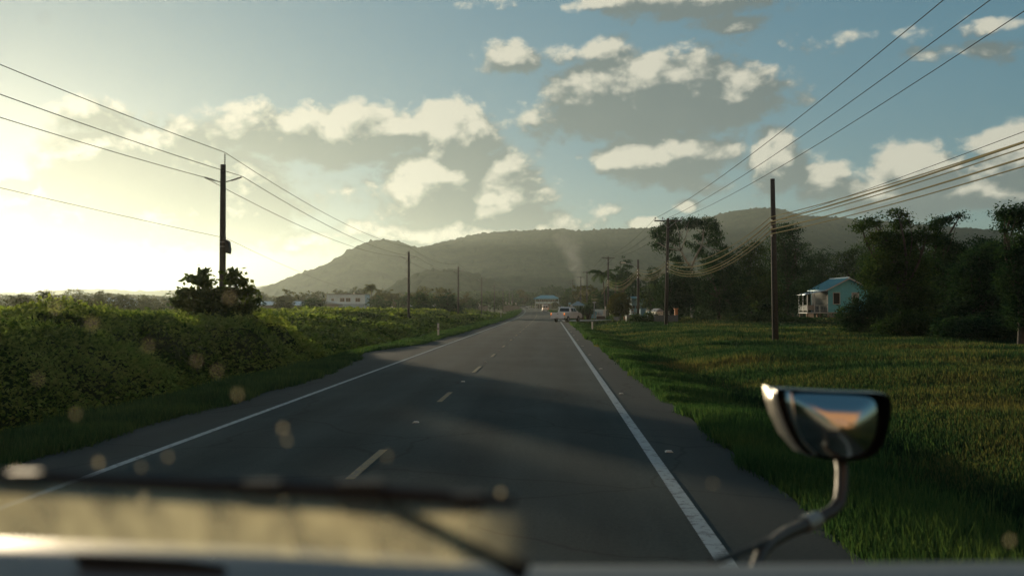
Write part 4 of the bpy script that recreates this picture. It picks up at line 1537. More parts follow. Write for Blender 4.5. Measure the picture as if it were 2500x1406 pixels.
def tomb(label, px, Y, wpx, top, m, cross=0.0, gable=False, d=2.0, name='tomb', cat='tomb', rz=0.0, mtop=None):
    b = gp(px, Y)
    w = wpx / FPX * Y
    h = at(px, top, Y).z - b.z
    e = empty(name, b, rz)
    tag(e, label, cat)
    MB().box((0, d / 2, .06), (w + .25, d + .25, .24)).build('plinth', TOMBG, e)
    if gable:
        hb = h * .72
        MB().box((0, d / 2, hb / 2 + .16), (w, d, hb - .04)).build('body', m, e, bevel=.02)
        MB().prism([(-w / 2 - .12, hb + .15), (0, h), (w / 2 + .12, hb + .15)], -.1, d + .1, 'y').build('roof', mtop or m, e)
    else:
        MB().box((0, d / 2, h / 2 + .08), (w, d, h - .18)).build('body', m, e, bevel=.03)
        MB().box((0, d / 2, h + .02), (w + .14, d + .14, .08)).build('slab', mtop or m, e)
    if cross:
        cross_mb(MB(), 0, .2, h + .05, cross, .09).build('cross', TOMBG if m is not TOMBW else TOMBB, e)
    return e


tomb('white gabled tomb shining in the sun, left of the crossarm pole', 1611, 112, 17, 753, TOMBW, gable=True, rz=R(12), mtop=TOMBG)
tomb('low grey tomb with a cross on top, right of the round bush', 1541, 118, 22, 771, TOMBG, cross=.75)
tomb('long blue tomb left of the white gabled tomb', 1594, 128, 20, 761, TOMBB)
tomb('blue box tomb beside the short plain pole', 1570, 140, 14, 754, TOMBB)
tomb('pale blue tomb behind the palm-like plants', 1450, 150, 15, 759, TOMBB, gable=True)
tomb('leaning white tomb slab at the left end of the cemetery', 1468, 160, 9, 756, TOMBW, rz=R(40))
tomb('small white tomb block by the crossarm pole foot', 1476, 150, 8, 757, TOMBW, rz=R(30))
tomb('long dark tomb with a pale slab on top', 1467, 138, 20, 771, mat('tomb_dark', (.07, .06, .05), .9, var=.3), mtop=TOMBW, d=1.2)
tomb('white tomb just right of the crossarm pole', 1640, 118, 15, 761, TOMBW, cross=.9)
tomb('tiny white tomb between the blue tombs', 1581, 150, 7, 757, TOMBW)
tomb('small orange block at the edge of the side road', 1526, 128, 5, 774, TOMBO, d=.4, name='stone_block', cat='stone block')
tomb('orange brick pillar at the end of the cemetery wall', 1651, 106, 7, 754, TOMBO, d=.4, name='brick_pillar', cat='pillar')
tomb('grey headstone leaning left of the cross tomb', 1504, 122, 11, 775, TOMBG, d=.5, name='headstone', cat='headstone', rz=R(-20))
lowwall('grey cemetery wall between the crossarm pole and brick pillar', 1600, 1652, 771, 104, mat('dark_wall', (.10, .13, .14), .9, var=.2), 'cemetery_wall')
for px, Y, zt, lab in ((1462, 146, 761, 'thin white cross left of the short tombs'), (1546, 132, 754, 'thin white cross beside the short plain pole'), (1648, 122, 751, 'pale cross standing right of the crossarm pole')):
    b = gp(px, Y)
    h = at(px, zt, Y).z - b.z
    o = cross_mb(MB(), 0, 0, -.1, h + .1, .11).build('cross', TOMBG)
    o.location = b
    tag(o, lab, 'grave cross', 'grave crosses')
# T-shaped sign
b = gp(1451, 145)
e = empty('street_sign', b)
tag(e, 'T-shaped white signpost standing behind the cemetery plants', 'sign')
h = at(1451, 738, 145).z - b.z
MB().tube([(0, 0, -.2), (0, 0, h)], .06, 8).build('post', TOMBG, e)
MB().box((0, -.08, h), (.50, .05, .13)).build('sign_plate', TRIM, e)
b = gp(1391, 230)
e = empty('notice_board', b)
tag(e, 'small blue notice board on posts left of the shelter', 'sign')
h = at(1391, 738, 230).z - b.z
MB().tube([(-.25, 0, -.2), (-.25, 0, h - .2)], .05, 8).build('post', TOMBG, e)
MB().tube([(.25, 0, -.2), (.25, 0, h - .2)], .05, 8).build('post', TOMBG, e)
MB().box((0, -.07, h - .3), (.6, .05, .5)).build('board', TOMBB, e)
# pale roadside post by pole D
b = gp(1478, 150)
o = MB().tube([(0, 0, -.2), (0, 0, at(1478, 748, 150).z - b.z)], [.10, .08], 8).build('white_post', WHITEP)
o.location = b
tag(o, 'white-topped wooden post just left of the crossarm pole by the bush', 'post')

# ------------------------------------------------------------------ trees: right side
def spec_tree(label, px, Y, blobs_px, n, lm, name='broadleaf_tree', leaf=.2, bark=None, trunk_r=.25, fork=.35, clump=.4, per=26, shell=.5, twigs=2, cat='tree', depth=1.0, droop=0, aspect=.55):
    """blobs given as (px, py, rx_px, rz_px, dy)"""
    b = gp(px, Y)
    k = Y / FPX
    bl = []
    for q in blobs_px:
        c = at(q[0], q[1], Y)
        dy = q[4] if len(q) > 4 else 0
        bl.append((c.x - b.x, dy, c.z - b.z, q[2] * k, q[2] * k * depth, q[3] * k))
    h = max(q[2] + q[5] for q in bl)
    return tree(name, label, cat, b, h, bl, n, leaf, lm, bark, clump, per, trunk_r, fork, twigs=twigs, shell=shell, droop=droop, aspect=aspect)


def umbrella_tree():
    Y = 130
    k = Y / FPX
    b = gp(1693, Y)
    e = empty('pale_trunk_tree', b)
    tag(e, 'tall open-crowned tree with a pale forking trunk behind the crossarm pole', 'tree')
    def P(px, py, dy=0): 
        c = at(px, py, Y); return Vector((c.x - b.x, dy, c.z - b.z))
    tb = MB()
    f = P(1688, 655)
    limb(tb, (0, 0, -.3), f, .32, .22, .03, 8, 10)
    ends = [(1640, 590, 1), (1660, 560, -2), (1625, 575, 2), (1700, 580, 1), (1712, 560, -1), (1740, 590, 2), (1755, 615, -2), (1680, 545, 0), (1612, 600, -1), (1725, 545, 1)]
    m1 = limb(tb, f, P(1664, 612, .5), .17, .11, .05, 5, 8)
    m2 = limb(tb, f, P(1712, 600, -.5), .17, .11, .05, 5, 8)
    for (a, c, dy) in ends:
        st = m1[-1] if a < 1690 else m2[-1]
        q = limb(tb, st, P(a, c, dy), .085, .03, .12, 5, 6)
        for j in range(2):
            limb(tb, q[3], P(a + random.uniform(-22, 22), c + random.uniform(-18, 12), dy + random.uniform(-1, 1)), .04, .012, .1, 4, 4)
    tb.build('trunk', BARK_PALE, e, smooth=True)
    bl = [(1625, 560, 24, 18), (1655, 545, 26, 14), (1610, 595, 15, 22), (1642, 585, 15, 14), (1690, 545, 22, 15), (1725, 548, 24, 16), (1750, 580, 20, 24), (1765, 612, 14, 18),
          (1712, 610, 16, 18), (1650, 640, 14, 18), (1735, 640, 25, 22), (1685, 595, 10, 8), (1670, 675, 14, 22), (1640, 612, 10, 12), (1712, 575, 14, 10), (1607, 570, 12, 12), (1740, 560, 14, 12)]
    blobs = []
    for (a, c, rx, rz) in bl:
        q = P(a, c, random.uniform(-1.5, 1.5))
        blobs.append((q.x, q.y, q.z, rx * k, rx * k * 1.3, rz * k))
    pts = crown_points(blobs, 13500, .30, 24, .35)
    V = leaf_quads(pts, .24, .5, up=.1, droop=.5)
    np_mesh('crown', V, quads_F(len(V)), LEAF_DARK, e)


umbrella_tree()
spec_tree('dense dark tree at the left end of the right-hand wood, leaning over the cemetery', 1640, 118,
          [(1640, 700, 30, 40), (1665, 680, 28, 30), (1625, 740, 28, 30), (1660, 745, 34, 32), (1690, 720, 30, 45), (1650, 720, 36, 40)], 16000, LEAF_DARK, leaf=.22)
spec_tree('dark bushy tree right of the pale-trunked tree', 1755, 122,
          [(1735, 665, 30, 30), (1765, 650, 34, 35), (1790, 690, 40, 40), (1740, 720, 45, 45), (1785, 745, 45, 35), (1725, 755, 35, 30), (1700, 700, 26, 30)], 20000, LEAF_DARK, leaf=.22)
spec_tree('dark rounded tree between the pale-trunked tree and the near plain pole', 1835, 125,
          [(1815, 625, 26, 20), (1845, 610, 28, 22), (1825, 655, 42, 35), (1850, 690, 48, 40), (1815, 730, 48, 45), (1865, 745, 45, 35)], 20000, LEAF_MID, leaf=.22)
spec_tree('tallest dark conical tree right behind the near plain pole', 1925, 128,
          [(1905, 562, 22, 16), (1930, 560, 24, 14), (1915, 590, 36, 24), (1945, 608, 32, 22), (1900, 630, 42, 30), (1945, 645, 46, 30), (1920, 690, 55, 45), (1900, 740, 50, 40)], 24000, LEAF_DARK, leaf=.22)
spec_tree('dark tree behind the veranda of the blue stilt house', 1995, 165,
          [(1985, 640, 28, 26), (2010, 625, 20, 18), (1975, 680, 40, 35), (2015, 670, 34, 36), (2000, 720, 50, 45), (1965, 740, 40, 30)], 18000, LEAF_DARK, leaf=.25)
spec_tree('dark tree added behind the left side of the veranda to shade the house wall', 1893, 158,  # tree added to keep the sun off the stilt house's left wall
          [(1880, 690, 40, 40), (1910, 700, 36, 40), (1890, 735, 44, 34)], 9000, LEAF_DARK, leaf=.25)
spec_tree('green tree behind the ridge of the blue stilt house', 2080, 160,
          [(2060, 640, 30, 25), (2095, 625, 32, 28), (2075, 680, 50, 40), (2110, 690, 40, 50), (2050, 700, 35, 35)], 18000, LEAF_MID, leaf=.25)
spec_tree('big near tree right of the blue stilt house with feathery top branches', 2210, 70,
          [(2140, 540, 24, 12, 1), (2180, 525, 24, 9, -1), (2105, 555, 20, 10, 0), (2215, 545, 26, 16, 1), (2155, 590, 40, 28), (2210, 590, 42, 28, 1), (2250, 575, 30, 20, -1),
           (2175, 640, 58, 40), (2235, 650, 55, 45, 1), (2140, 680, 38, 40), (2200, 710, 65, 50), (2160, 760, 50, 40, -1), (2250, 760, 60, 50)], 40000, LEAF_MID, leaf=.17, clump=.26, trunk_r=.22, shell=.4)
spec_tree('slender tree with a ragged leaning top, behind the big near tree', 2310, 74,
          [(2285, 548, 22, 10, 0), (2320, 535, 22, 8, 1), (2345, 528, 14, 5, 0), (2290, 590, 32, 18), (2330, 610, 32, 26, 1), (2305, 660, 50, 45), (2340, 720, 55, 50), (2300, 770, 50, 45)], 28000, LEAF_DARK, leaf=.17, clump=.24, trunk_r=.18, shell=.4)
spec_tree('dark tree at the right edge of the frame with a high dense head', 2490, 52,
          [(2470, 520, 32, 16, 0), (2505, 530, 45, 28, 1), (2450, 560, 16, 8), (2530, 590, 50, 40), (2480, 620, 42, 26), (2550, 680, 80, 60), (2470, 690, 40, 45), (2500, 760, 50, 45)], 26000, LEAF_DARK, leaf=.15, clump=.2, trunk_r=.2, shell=.4)
spec_tree('low spreading dark tree filling the gap before the right edge', 2400, 60,
          [(2390, 630, 36, 24), (2430, 615, 36, 28), (2370, 680, 55, 45), (2430, 690, 60, 55), (2480, 720, 60, 60), (2400, 760, 65, 55), (2340, 780, 45, 45)], 30000, LEAF_DARK, leaf=.16, clump=.24, shell=.45)
spec_tree('dark tree filling the back of the wood behind the feathery-topped tree', 2180, 95,
          [(2130, 650, 40, 40), (2190, 620, 46, 34), (2240, 640, 44, 44), (2160, 700, 55, 50), (2230, 710, 60, 50), (2290, 680, 40, 50)], 22000, LEAF_DARK, leaf=.2, clump=.3)
spec_tree('dark broad tree behind the slender leaning tree', 2370, 92,
          [(2330, 640, 44, 36), (2390, 612, 44, 30), (2440, 630, 40, 44), (2350, 700, 60, 55), (2420, 710, 60, 55), (2470, 670, 40, 50)], 22000, LEAF_DARK, leaf=.2, clump=.3)
spec_tree('dark bushy tree hugging the right edge of the frame', 2540, 58,
          [(2500, 700, 50, 60), (2560, 660, 60, 60), (2520, 780, 55, 45), (2600, 740, 80, 80)], 20000, LEAF_DARK, leaf=.16, clump=.24)
# bushes
spec_tree('dark green bush growing in front of the right end of the blue stilt house', 2100, 66,
          [(2075, 770, 34, 24), (2105, 750, 34, 26), (2130, 780, 44, 32), (2090, 795, 48, 22), (2150, 740, 34, 40)], 16000, LEAF_DARK, 'bush', leaf=.13, clump=.16, trunk_r=.06, fork=.1, cat='bush')
spec_tree('low wide bush below the big near tree', 2210, 62,
          [(2180, 800, 45, 22), (2230, 790, 50, 30), (2280, 800, 55, 26)], 12000, LEAF_MID, 'bush', leaf=.13, clump=.16, trunk_r=.05, fork=.1, cat='bush')
spec_tree('long low bush under the trees right of the big near tree', 2380, 57,
          [(2330, 805, 50, 25), (2390, 800, 55, 28), (2460, 805, 60, 28)], 14000, LEAF_DARK, 'bush', leaf=.13, clump=.16, trunk_r=.05, fork=.1, cat='bush')
spec_tree('low weedy bush in front of the veranda stilts', 1900, 108,
          [(1820, 778, 34, 10), (1865, 774, 34, 12), (1910, 778, 34, 10), (1955, 784, 32, 8)], 9000, LEAF_MID, 'bush', leaf=.18, clump=.2, trunk_r=.04, fork=.1, cat='bush')
spec_tree('broad-leaved young plant just left of the near plain pole', 1872, 112,
          [(1860, 748, 18, 10), (1885, 742, 16, 10), (1874, 756, 22, 12)], 1600, LEAF_MID, 'young_plant', leaf=.42, clump=.3, trunk_r=.05, fork=.5, cat='plant')
spec_tree('weedy bush at the foot of the short plain pole', 1572, 106,
          [(1555, 780, 22, 12), (1585, 776, 22, 12), (1610, 782, 20, 8)], 5000, LEAF_MID, 'bush', leaf=.18, clump=.2, trunk_r=.04, fork=.1, cat='bush')
spec_tree('round clipped bush on a short trunk in the cemetery', 1514, 128,
          [(1514, 738, 25, 22), (1500, 750, 16, 17), (1530, 750, 15, 18), (1514, 756, 24, 16), (1514, 745, 28, 26)], 9000, LEAF_OLIVE, 'round_bush', leaf=.17, clump=.12, shell=.8, trunk_r=.08, fork=.2, cat='bush')
# wood behind the cemetery
for i, (px, top, w, Y, lm, lab) in enumerate([
        (1520, 625, 60, 200, LEAF_DARK, 'tall dark tree behind the round bush'), (1560, 665, 60, 195, LEAF_DARK, 'dark tree behind the short plain pole'),
        (1590, 690, 60, 175, LEAF_MID, 'green tree above the flat-roofed blue house'), (1600, 650, 50, 210, LEAF_DARK, 'dark tree behind the crossarm pole base'),
        (1440, 690, 50, 290, LEAF_OLIVE, 'olive tree right of the three smoke-side poles'), (1415, 694, 40, 330, LEAF_OLIVE, 'sunlit olive tree under the smoke'),
        (1455, 705, 46, 230, LEAF_MID, 'green tree behind the T-shaped signpost'), (1395, 700, 50, 380, LEAF_MID, 'green tree left of the smoke-side poles'),
        (1350, 693, 60, 520, LEAF_DARK, 'dark domed tree behind the blue hipped roof, right one'), (1368, 700, 44, 470, LEAF_DARK, 'dark tree right of the blue hipped roof'),
        (1386, 715, 34, 330, LEAF_MID, 'small green tree behind the notice board'), (1330, 702, 40, 560, LEAF_DARK, 'dark tree behind the left half of the blue hipped roof'),
        (1276, 707, 36, 520, LEAF_OLIVE, 'hazy round tree left of the white rail'), (1298, 716, 40, 540, LEAF_MID, 'hazy tree behind the white rail'),
        (1258, 716, 44, 480, LEAF_MID, 'hazy tree behind the four pennants, right one'), (1238, 716, 40, 500, LEAF_MID, 'hazy tree behind the four pennants, left one'),
        (1356, 738, 16, 440, LEAF_OLIVE, 'small yellowish bush at the right end of the veranda house'), (1480, 700, 40, 190, LEAF_DARK, 'dark tree behind the crossarm pole left of the round bush'),
        (1545, 700, 40, 240, LEAF_MID, 'green tree showing left of the flat-roofed blue house')]):
    px_tree(lab, px, top, w, Y, 5000 if Y < 260 else 2600, lm, z0=0.08, leaf=max(.25, Y * .0017), group='trees of the village behind the cemetery')
# palms
palm('feathery palm just left of the tall dark tree behind the cemetery', 1478, 655, 185, 3.0, lean=-.6, n=20)
palm('second shaggy palm right beside the crossarm pole left of the round bush', 1500, 668, 190, 2.8, lean=.4, n=20)
palm('palm standing above the sunlit trees right of the white building', 905, 694, 232, 2.6, lean=.2, n=22, lm=LEAF_OLIVE)
palm('small bushy palm right of the first palm by the white building', 925, 716, 240, 2.0, lean=.3, n=16, lm=LEAF_OLIVE)
palm('small palm showing above the trees at the far left of the frame', 40, 722, 150, 2.0, lean=.2, n=14, lm=LEAF_OLIVE)
# yucca-like plants by the pickup
for px, top, lab in ((1419, 747, 'spiky thick-trunked plant just right of the pickup, left of two'), (1437, 744, 'spiky thick-trunked plant right of the pickup, right of two')):
    b = gp(px, 140)
    h = at(px, top, 140).z - b.z
    e = empty('spiky_plant', b); tag(e, lab, 'plant', 'spiky plants beside the pickup')
    tb = MB()
    for k in range(4):
        tb.tube([(0, 0, -.1), ((k - 1.5) * .25, (k % 2) * .2, h * .5), ((k - 1.5) * .42, (k % 2) * .3, h * .8)], [.16, .11, .08], 7)
    tb.build('trunk', BARK, e, smooth=True)
    V, F = [], []
    for k in range(420):
        a = random.uniform(0, 2 * PI); el_ = random.uniform(-.5, 1.4)
        c = Vector((random.uniform(-.65, .65), random.uniform(-.4, .4), h * random.uniform(.45, .85)))
        dd = Vector((math.cos(a) * math.cos(el_), math.sin(a) * math.cos(el_), math.sin(el_)))
        sd = dd.cross(Vector((0, 0, 1))).normalized() * .045
        o = len(V); V += [c - sd, c + sd, c + dd * random.uniform(.4, .7)]; F.append((o, o + 1, o + 2))
    np_mesh('crown', np.array([tuple(v) for v in V]), np.array(F), LEAF_DARK, e)

# ------------------------------------------------------------------ trees: left side
spec_tree('broad-leaved bushy tree growing round the foot of the tall left pole', 535, 42,
          [(492, 666, 13, 8), (486, 688, 26, 9), (560, 670, 15, 8), (580, 690, 24, 9), (455, 716, 24, 9), (505, 715, 34, 11), (562, 715, 36, 11), (606, 712, 18, 8),
           (448, 742, 24, 9), (500, 745, 44, 15), (570, 747, 46, 15), (618, 740, 14, 8), (530, 785, 62, 28), (480, 780, 40, 18), (590, 780, 34, 20)],
          6800, leaf_mat('leaf_broad', (0.020, 0.040, 0.016), (0.045, 0.075, 0.022), (0.09, 0.12, 0.03), .45), 'leafy_bush', shell=.6, leaf=.25, clump=.16, per=16, trunk_r=.07, fork=.3, cat='bush', aspect=.6)
left_trees = [
    (700, 706, 46, 235, LEAF_OLIVE, 'airy tree with thin branches left of the long zinc-roofed building end'), (735, 712, 60, 330, LEAF_OLIVE, 'sunlit tree behind the zinc roof'),
    (770, 708, 70, 340, LEAF_OLIVE, 'flat-topped sunlit tree left of the white building'), (690, 722, 44, 190, LEAF_OLIVE, 'small tree standing in front of the zinc roof'),
    (765, 728, 56, 195, LEAF_MID, 'spreading bush tree left of the concrete house'), (870, 697, 60, 420, LEAF_OLIVE, 'broad sunlit tree behind the white building'),
    (825, 704, 60, 430, LEAF_OLIVE, 'hazy tree rising behind the left end of the white building'), (935, 706, 60, 340, LEAF_OLIVE, 'tree behind the palm right of the white building'),
    (925, 722, 60, 210, LEAF_MID, 'dark green tree in front of the white coping wall'), (965, 706, 60, 300, LEAF_OLIVE, 'olive tree left of the second left pole'),
    (1030, 694, 90, 290, LEAF_OLIVE, 'wide domed tree right of the second left pole'), (990, 715, 50, 260, LEAF_MID, 'leafy tree behind the second left pole'),
    (1080, 700, 60, 330, LEAF_OLIVE, 'domed tree left of the third left pole'), (1030, 712, 60, 180, LEAF_MID, 'leafy green tree with small papaya-like leaves in the scrub'),
    (1095, 714, 80, 170, LEAF_DARK, 'dark rounded tree at the foot of the third left pole'), (1145, 716, 50, 330, LEAF_OLIVE, 'hazy tree between the third and fourth left poles'),
    (1195, 712, 60, 420, LEAF_MID, 'hazy tree behind the fourth left pole'), (1150, 728, 40, 300, LEAF_MID, 'low tree by the pair of pennants'), (1215, 722, 40, 380, LEAF_MID, 'low hazy tree left of the four pennants'),
    (640, 712, 40, 420, LEAF_OLIVE, 'hazy tree just right of the leafy bush'), (605, 722, 40, 300, LEAF_OLIVE, 'pale tree right behind the leafy bush'),
    (60, 716, 90, 130, LEAF_OLIVE, 'backlit tree near the left edge under the sun'), (120, 706, 80, 140, LEAF_OLIVE, 'backlit tree second from the left edge'),
    (185, 702, 90, 135, LEAF_OLIVE, 'backlit tree in the middle of the group under the sun'), (245, 708, 70, 150, LEAF_OLIVE, 'backlit tree at the right end of the group under the sun'),
    (300, 716, 60, 170, LEAF_OLIVE, 'small backlit tree right of the group under the sun'), (355, 722, 70, 190, LEAF_OLIVE, 'low backlit tree left of the leafy bush'),
    (410, 724, 60, 210, LEAF_OLIVE, 'low backlit tree touching the left side of the leafy bush'), (-20, 722, 80, 120, LEAF_OLIVE, 'backlit tree cut by the left edge of the frame')]
for px, top, w, Y, lm, lab in left_trees:
    px_tree(lab, px, top, w, Y, 4200 if Y < 220 else 2600, lm, z0=0.10, leaf=max(.22, Y * .0017), group='trees beyond the scrub on the left')
spec_tree('clipped dark hedge behind the second left pole', 1026, 175, [(1012, 752, 16, 7), (1030, 751, 18, 8), (1045, 752, 16, 7)], 3000, LEAF_DARK, 'hedge', leaf=.22, clump=.15, trunk_r=.04, fork=.1, cat='hedge', shell=.7)

# far tree belts that read as one mass
def belt(name, label, px0, px1, Y, top, amp, n, lm, leaf):
    px = px0 + (px1 - px0) * rng.random(n)
    tp = top + (fbm(px, px * 0, 60, 5, 4) - .5) * amp
    dY = (rng.random(n) - .5) * Y * .08
    k = Y / FPX
    x = np.array([at(a, 748, Y).x for a in (px0, px1)])
    X = x[0] + (x[1] - x[0]) * (px - px0) / (px1 - px0)
    zt = CAM_Z + (748 - tp) * k
    g = ground(X, Y + dY)
    Z = g + (zt - g) * rng.random(n) ** .6
    C = np.stack([X, Y + dY, Z], 1)
    V = leaf_quads(C, leaf, .7)
    o = np_mesh(name, V, quads_F(len(V)), lm)
    tag(o, label, kind='stuff')


belt('treeline', 'hazy distant tree line on the left plain', -300, 1000, 620, 722, 22, 26000, LEAF_OLIVE, 1.3)
belt('treeline', 'hazy tree line below the ridge in the middle', 1000, 1620, 680, 716, 20, 22000, LEAF_MID, 1.3)
belt('treeline', 'dark wood behind the right-hand trees', 1600, 2800, 200, 690, 60, 52000, LEAF_DARK, .55)

# two trees behind the bus, seen only in its mirror
for x, y, h, lab in ((22, -30, 9, 'tree behind the bus reflected in its mirror, right side'), (9, -42, 11, 'tree behind the bus reflected in its mirror, near the road')):
    tree('roadside_tree', lab, 'tree', (x, y, gz(x, y)), h, round_blobs(7, h, .25, 7, None, int(x)), 5000, .3, LEAF_DARK, trunk_r=.25)

# ------------------------------------------------------------------ scrub and grass
def scrub():
    mr0 = np.random.default_rng(5)
    MOUNDS = []
    for k in range(150):
        my = math.exp(mr0.uniform(math.log(9), math.log(200)))
        MOUNDS.append((float(road_c(my)) - 8.5 - mr0.random() ** 1.4 * my * .75, my, mr0.uniform(.35, 1.0) * (1 if my > 30 else .6), mr0.uniform(.8, 1.8) * (1 + my / 90)))
    # heights of the scrub canopy over the left field
    def canopy(x, y):
        dx = x - road_c(y)
        g = ground(x, y)
        rise = sstep(-7.0, -10.5, dx + (fbm(y, y * 0, 6, 77, 3) - .5) * 2.2)
        n = fbm(x, y, 3.4, 41, 4)
        n2 = fbm(x, y, 14.0, 43, 3)
        h = (0.15 + 2.4 * n ** 1.6 + 2.0 * n2) * ((0.78 + 0.22 * sstep(-9, -16, dx)) * sstep(58, 34, y) + (0.30 + 0.70 * sstep(-8, -22, dx)) * sstep(34, 58, y)) * (1.0 - 0.15 * sstep(100, 220, y))
        near = 1 + 0.45 * sstep(36, 14, y)
        z = g + rise * h * near - .1
        hump = 0
        for mx, my, mh, mr_ in MOUNDS:
            hump = np.maximum(hump, mh * np.exp(-((x - mx) ** 2 + (y - my) ** 2) / mr_ ** 2))
        cap = .80 + .50 * sstep(60, 36, y) + (n2 - .5) * 1.6
        z = np.where(z > cap, cap + (z - cap) * .45, z) + hump * rise * (.6 + .8 * n) * (.55 + .45 * sstep(45, 30, y))
        z = np.where(z > 1.6, 1.6 + (z - 1.6) * .55, z)
        return z, rise
    n = 420000
    d = np.exp(rng.uniform(np.log(7.5), np.log(270), n))
    a = rng.uniform(R(-38), R(-2), n)
    x, y = np.sin(a) * d, np.cos(a) * d
    z, rise = canopy(x, y)
    keep = rise > 0.04
    x, y, z, d = x[keep], y[keep], z[keep], d[keep]
    C = np.stack([x, y, z - rng.random(len(x)) ** 1.5 * .35 + rng.random(len(x)) ** 4 * .22], 1)
    size = np.clip(d * 0.0042, .075, .55)
    V = leaf_quads(C, size, .6, up=.35)
    F = quads_F(len(V))
    o = np_mesh('scrub', V, F, LEAF_SCRUB)
    tag(o, 'tangled green scrub and vines covering the field left of the road', kind='stuff')
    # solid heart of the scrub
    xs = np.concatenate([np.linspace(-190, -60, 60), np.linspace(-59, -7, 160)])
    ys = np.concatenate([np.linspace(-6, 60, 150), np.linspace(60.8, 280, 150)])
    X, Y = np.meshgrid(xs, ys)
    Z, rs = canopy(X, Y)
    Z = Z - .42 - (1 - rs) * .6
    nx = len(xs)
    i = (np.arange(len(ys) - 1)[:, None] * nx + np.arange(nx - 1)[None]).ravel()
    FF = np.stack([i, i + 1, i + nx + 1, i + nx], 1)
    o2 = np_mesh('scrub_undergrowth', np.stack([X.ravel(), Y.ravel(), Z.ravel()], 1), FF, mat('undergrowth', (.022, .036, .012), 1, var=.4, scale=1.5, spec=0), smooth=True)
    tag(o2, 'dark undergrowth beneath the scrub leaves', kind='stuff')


scrub()


def blades(x, y, h, w, m, name, label, lean=.45, per=3):
    n = len(x)
    x = np.repeat(x, per) + rng.normal(size=n * per) * .05
    y = np.repeat(y, per) + rng.normal(size=n * per) * .05
    h = np.repeat(h, per) * (.55 + .75 * rng.random(n * per))
    w = np.repeat(w, per)
    z = ground(x, y) - .02
    a = rng.uniform(0, 2 * PI, n * per)
    ux, uy = np.cos(a), np.sin(a)
    la = rng.uniform(0, 2 * PI, n * per)
    lm = lean * rng.random(n * per)
    B = np.stack([x, y, z], 1)
    side = np.stack([ux, uy, ux * 0], 1) * (w[:, None] / 2)
    tip = B + np.stack([np.cos(la) * lm * h, np.sin(la) * lm * h, h], 1)
    mid = B + (tip - B) * .5 + np.stack([x * 0, x * 0, h * .06], 1)
    V = np.empty((len(x), 4, 3))
    V[:, 0] = B - side; V[:, 1] = B + side; V[:, 2] = mid + side * .8; V[:, 3] = tip
    V = V.reshape(-1, 3)
    o = np_mesh(name, V, quads_F(len(V)), m)
    tag(o, label, kind='stuff')


def grass():
    # right field
    n = 330000
    d = np.exp(rng.uniform(np.log(4.0), np.log(190), n))
    a = rng.uniform(R(-1), R(36), n)
    x, y = np.sin(a) * d, np.cos(a) * d
    dx = x - road_c(y)
    edge = 4.42 + (fbm(y, y * 0, 2.5, 9, 3) - .5) * .5
    keep = (dx > edge) & ~((y > 127) & (y < 139) & (x < 30))
    x, y, d, dx = x[keep], y[keep], d[keep], dx[keep]
    t = fbm(x, y, 4.0, 61, 3)
    verge = sstep(7.5, 5.0, dx)
    h = (.07 + .26 * t ** 1.6 + .10 * sstep(8, 14, dx) + .10 * sstep(10, 45, d)) * (1 - .45 * verge)
    h = h * (.62 + .38 * sstep(8, 26, d))
    blades(x, y, h, np.clip(d * .0019, .010, .25), GRASS, 'grass', 'rough green grass in the field right of the road')
    # bright tufts along both verges
    n = 120000
    yy = np.exp(rng.uniform(np.log(4.5), np.log(420), n))
    s = rng.random(n) < .5
    off = np.where(s, 4.38 + np.abs(rng.normal(size=n)) * .9, -4.62 - np.abs(rng.normal(size=n)) * 1.6)
    off = off + (fbm(yy, yy * 0 + s * 50, 2.5, 19, 3) - .5) * .6
    ap = 1.3 * np.exp(-((yy - 43) / 6.5) ** 2)
    off = np.where(s, off, off - ap)
    xx = road_c(yy) + off
    k = ~((yy > 126) & (yy < 140) & s)
    xx, yy = xx[k], yy[k]
    hh = .10 + .26 * fbm(xx, yy, 1.8, 71, 2)
    blades(xx, yy, hh, np.clip(yy * .0017, .012, .3), GRASS_V, 'verge_grass', 'bright short grass along the road edges', per=3)


grass()

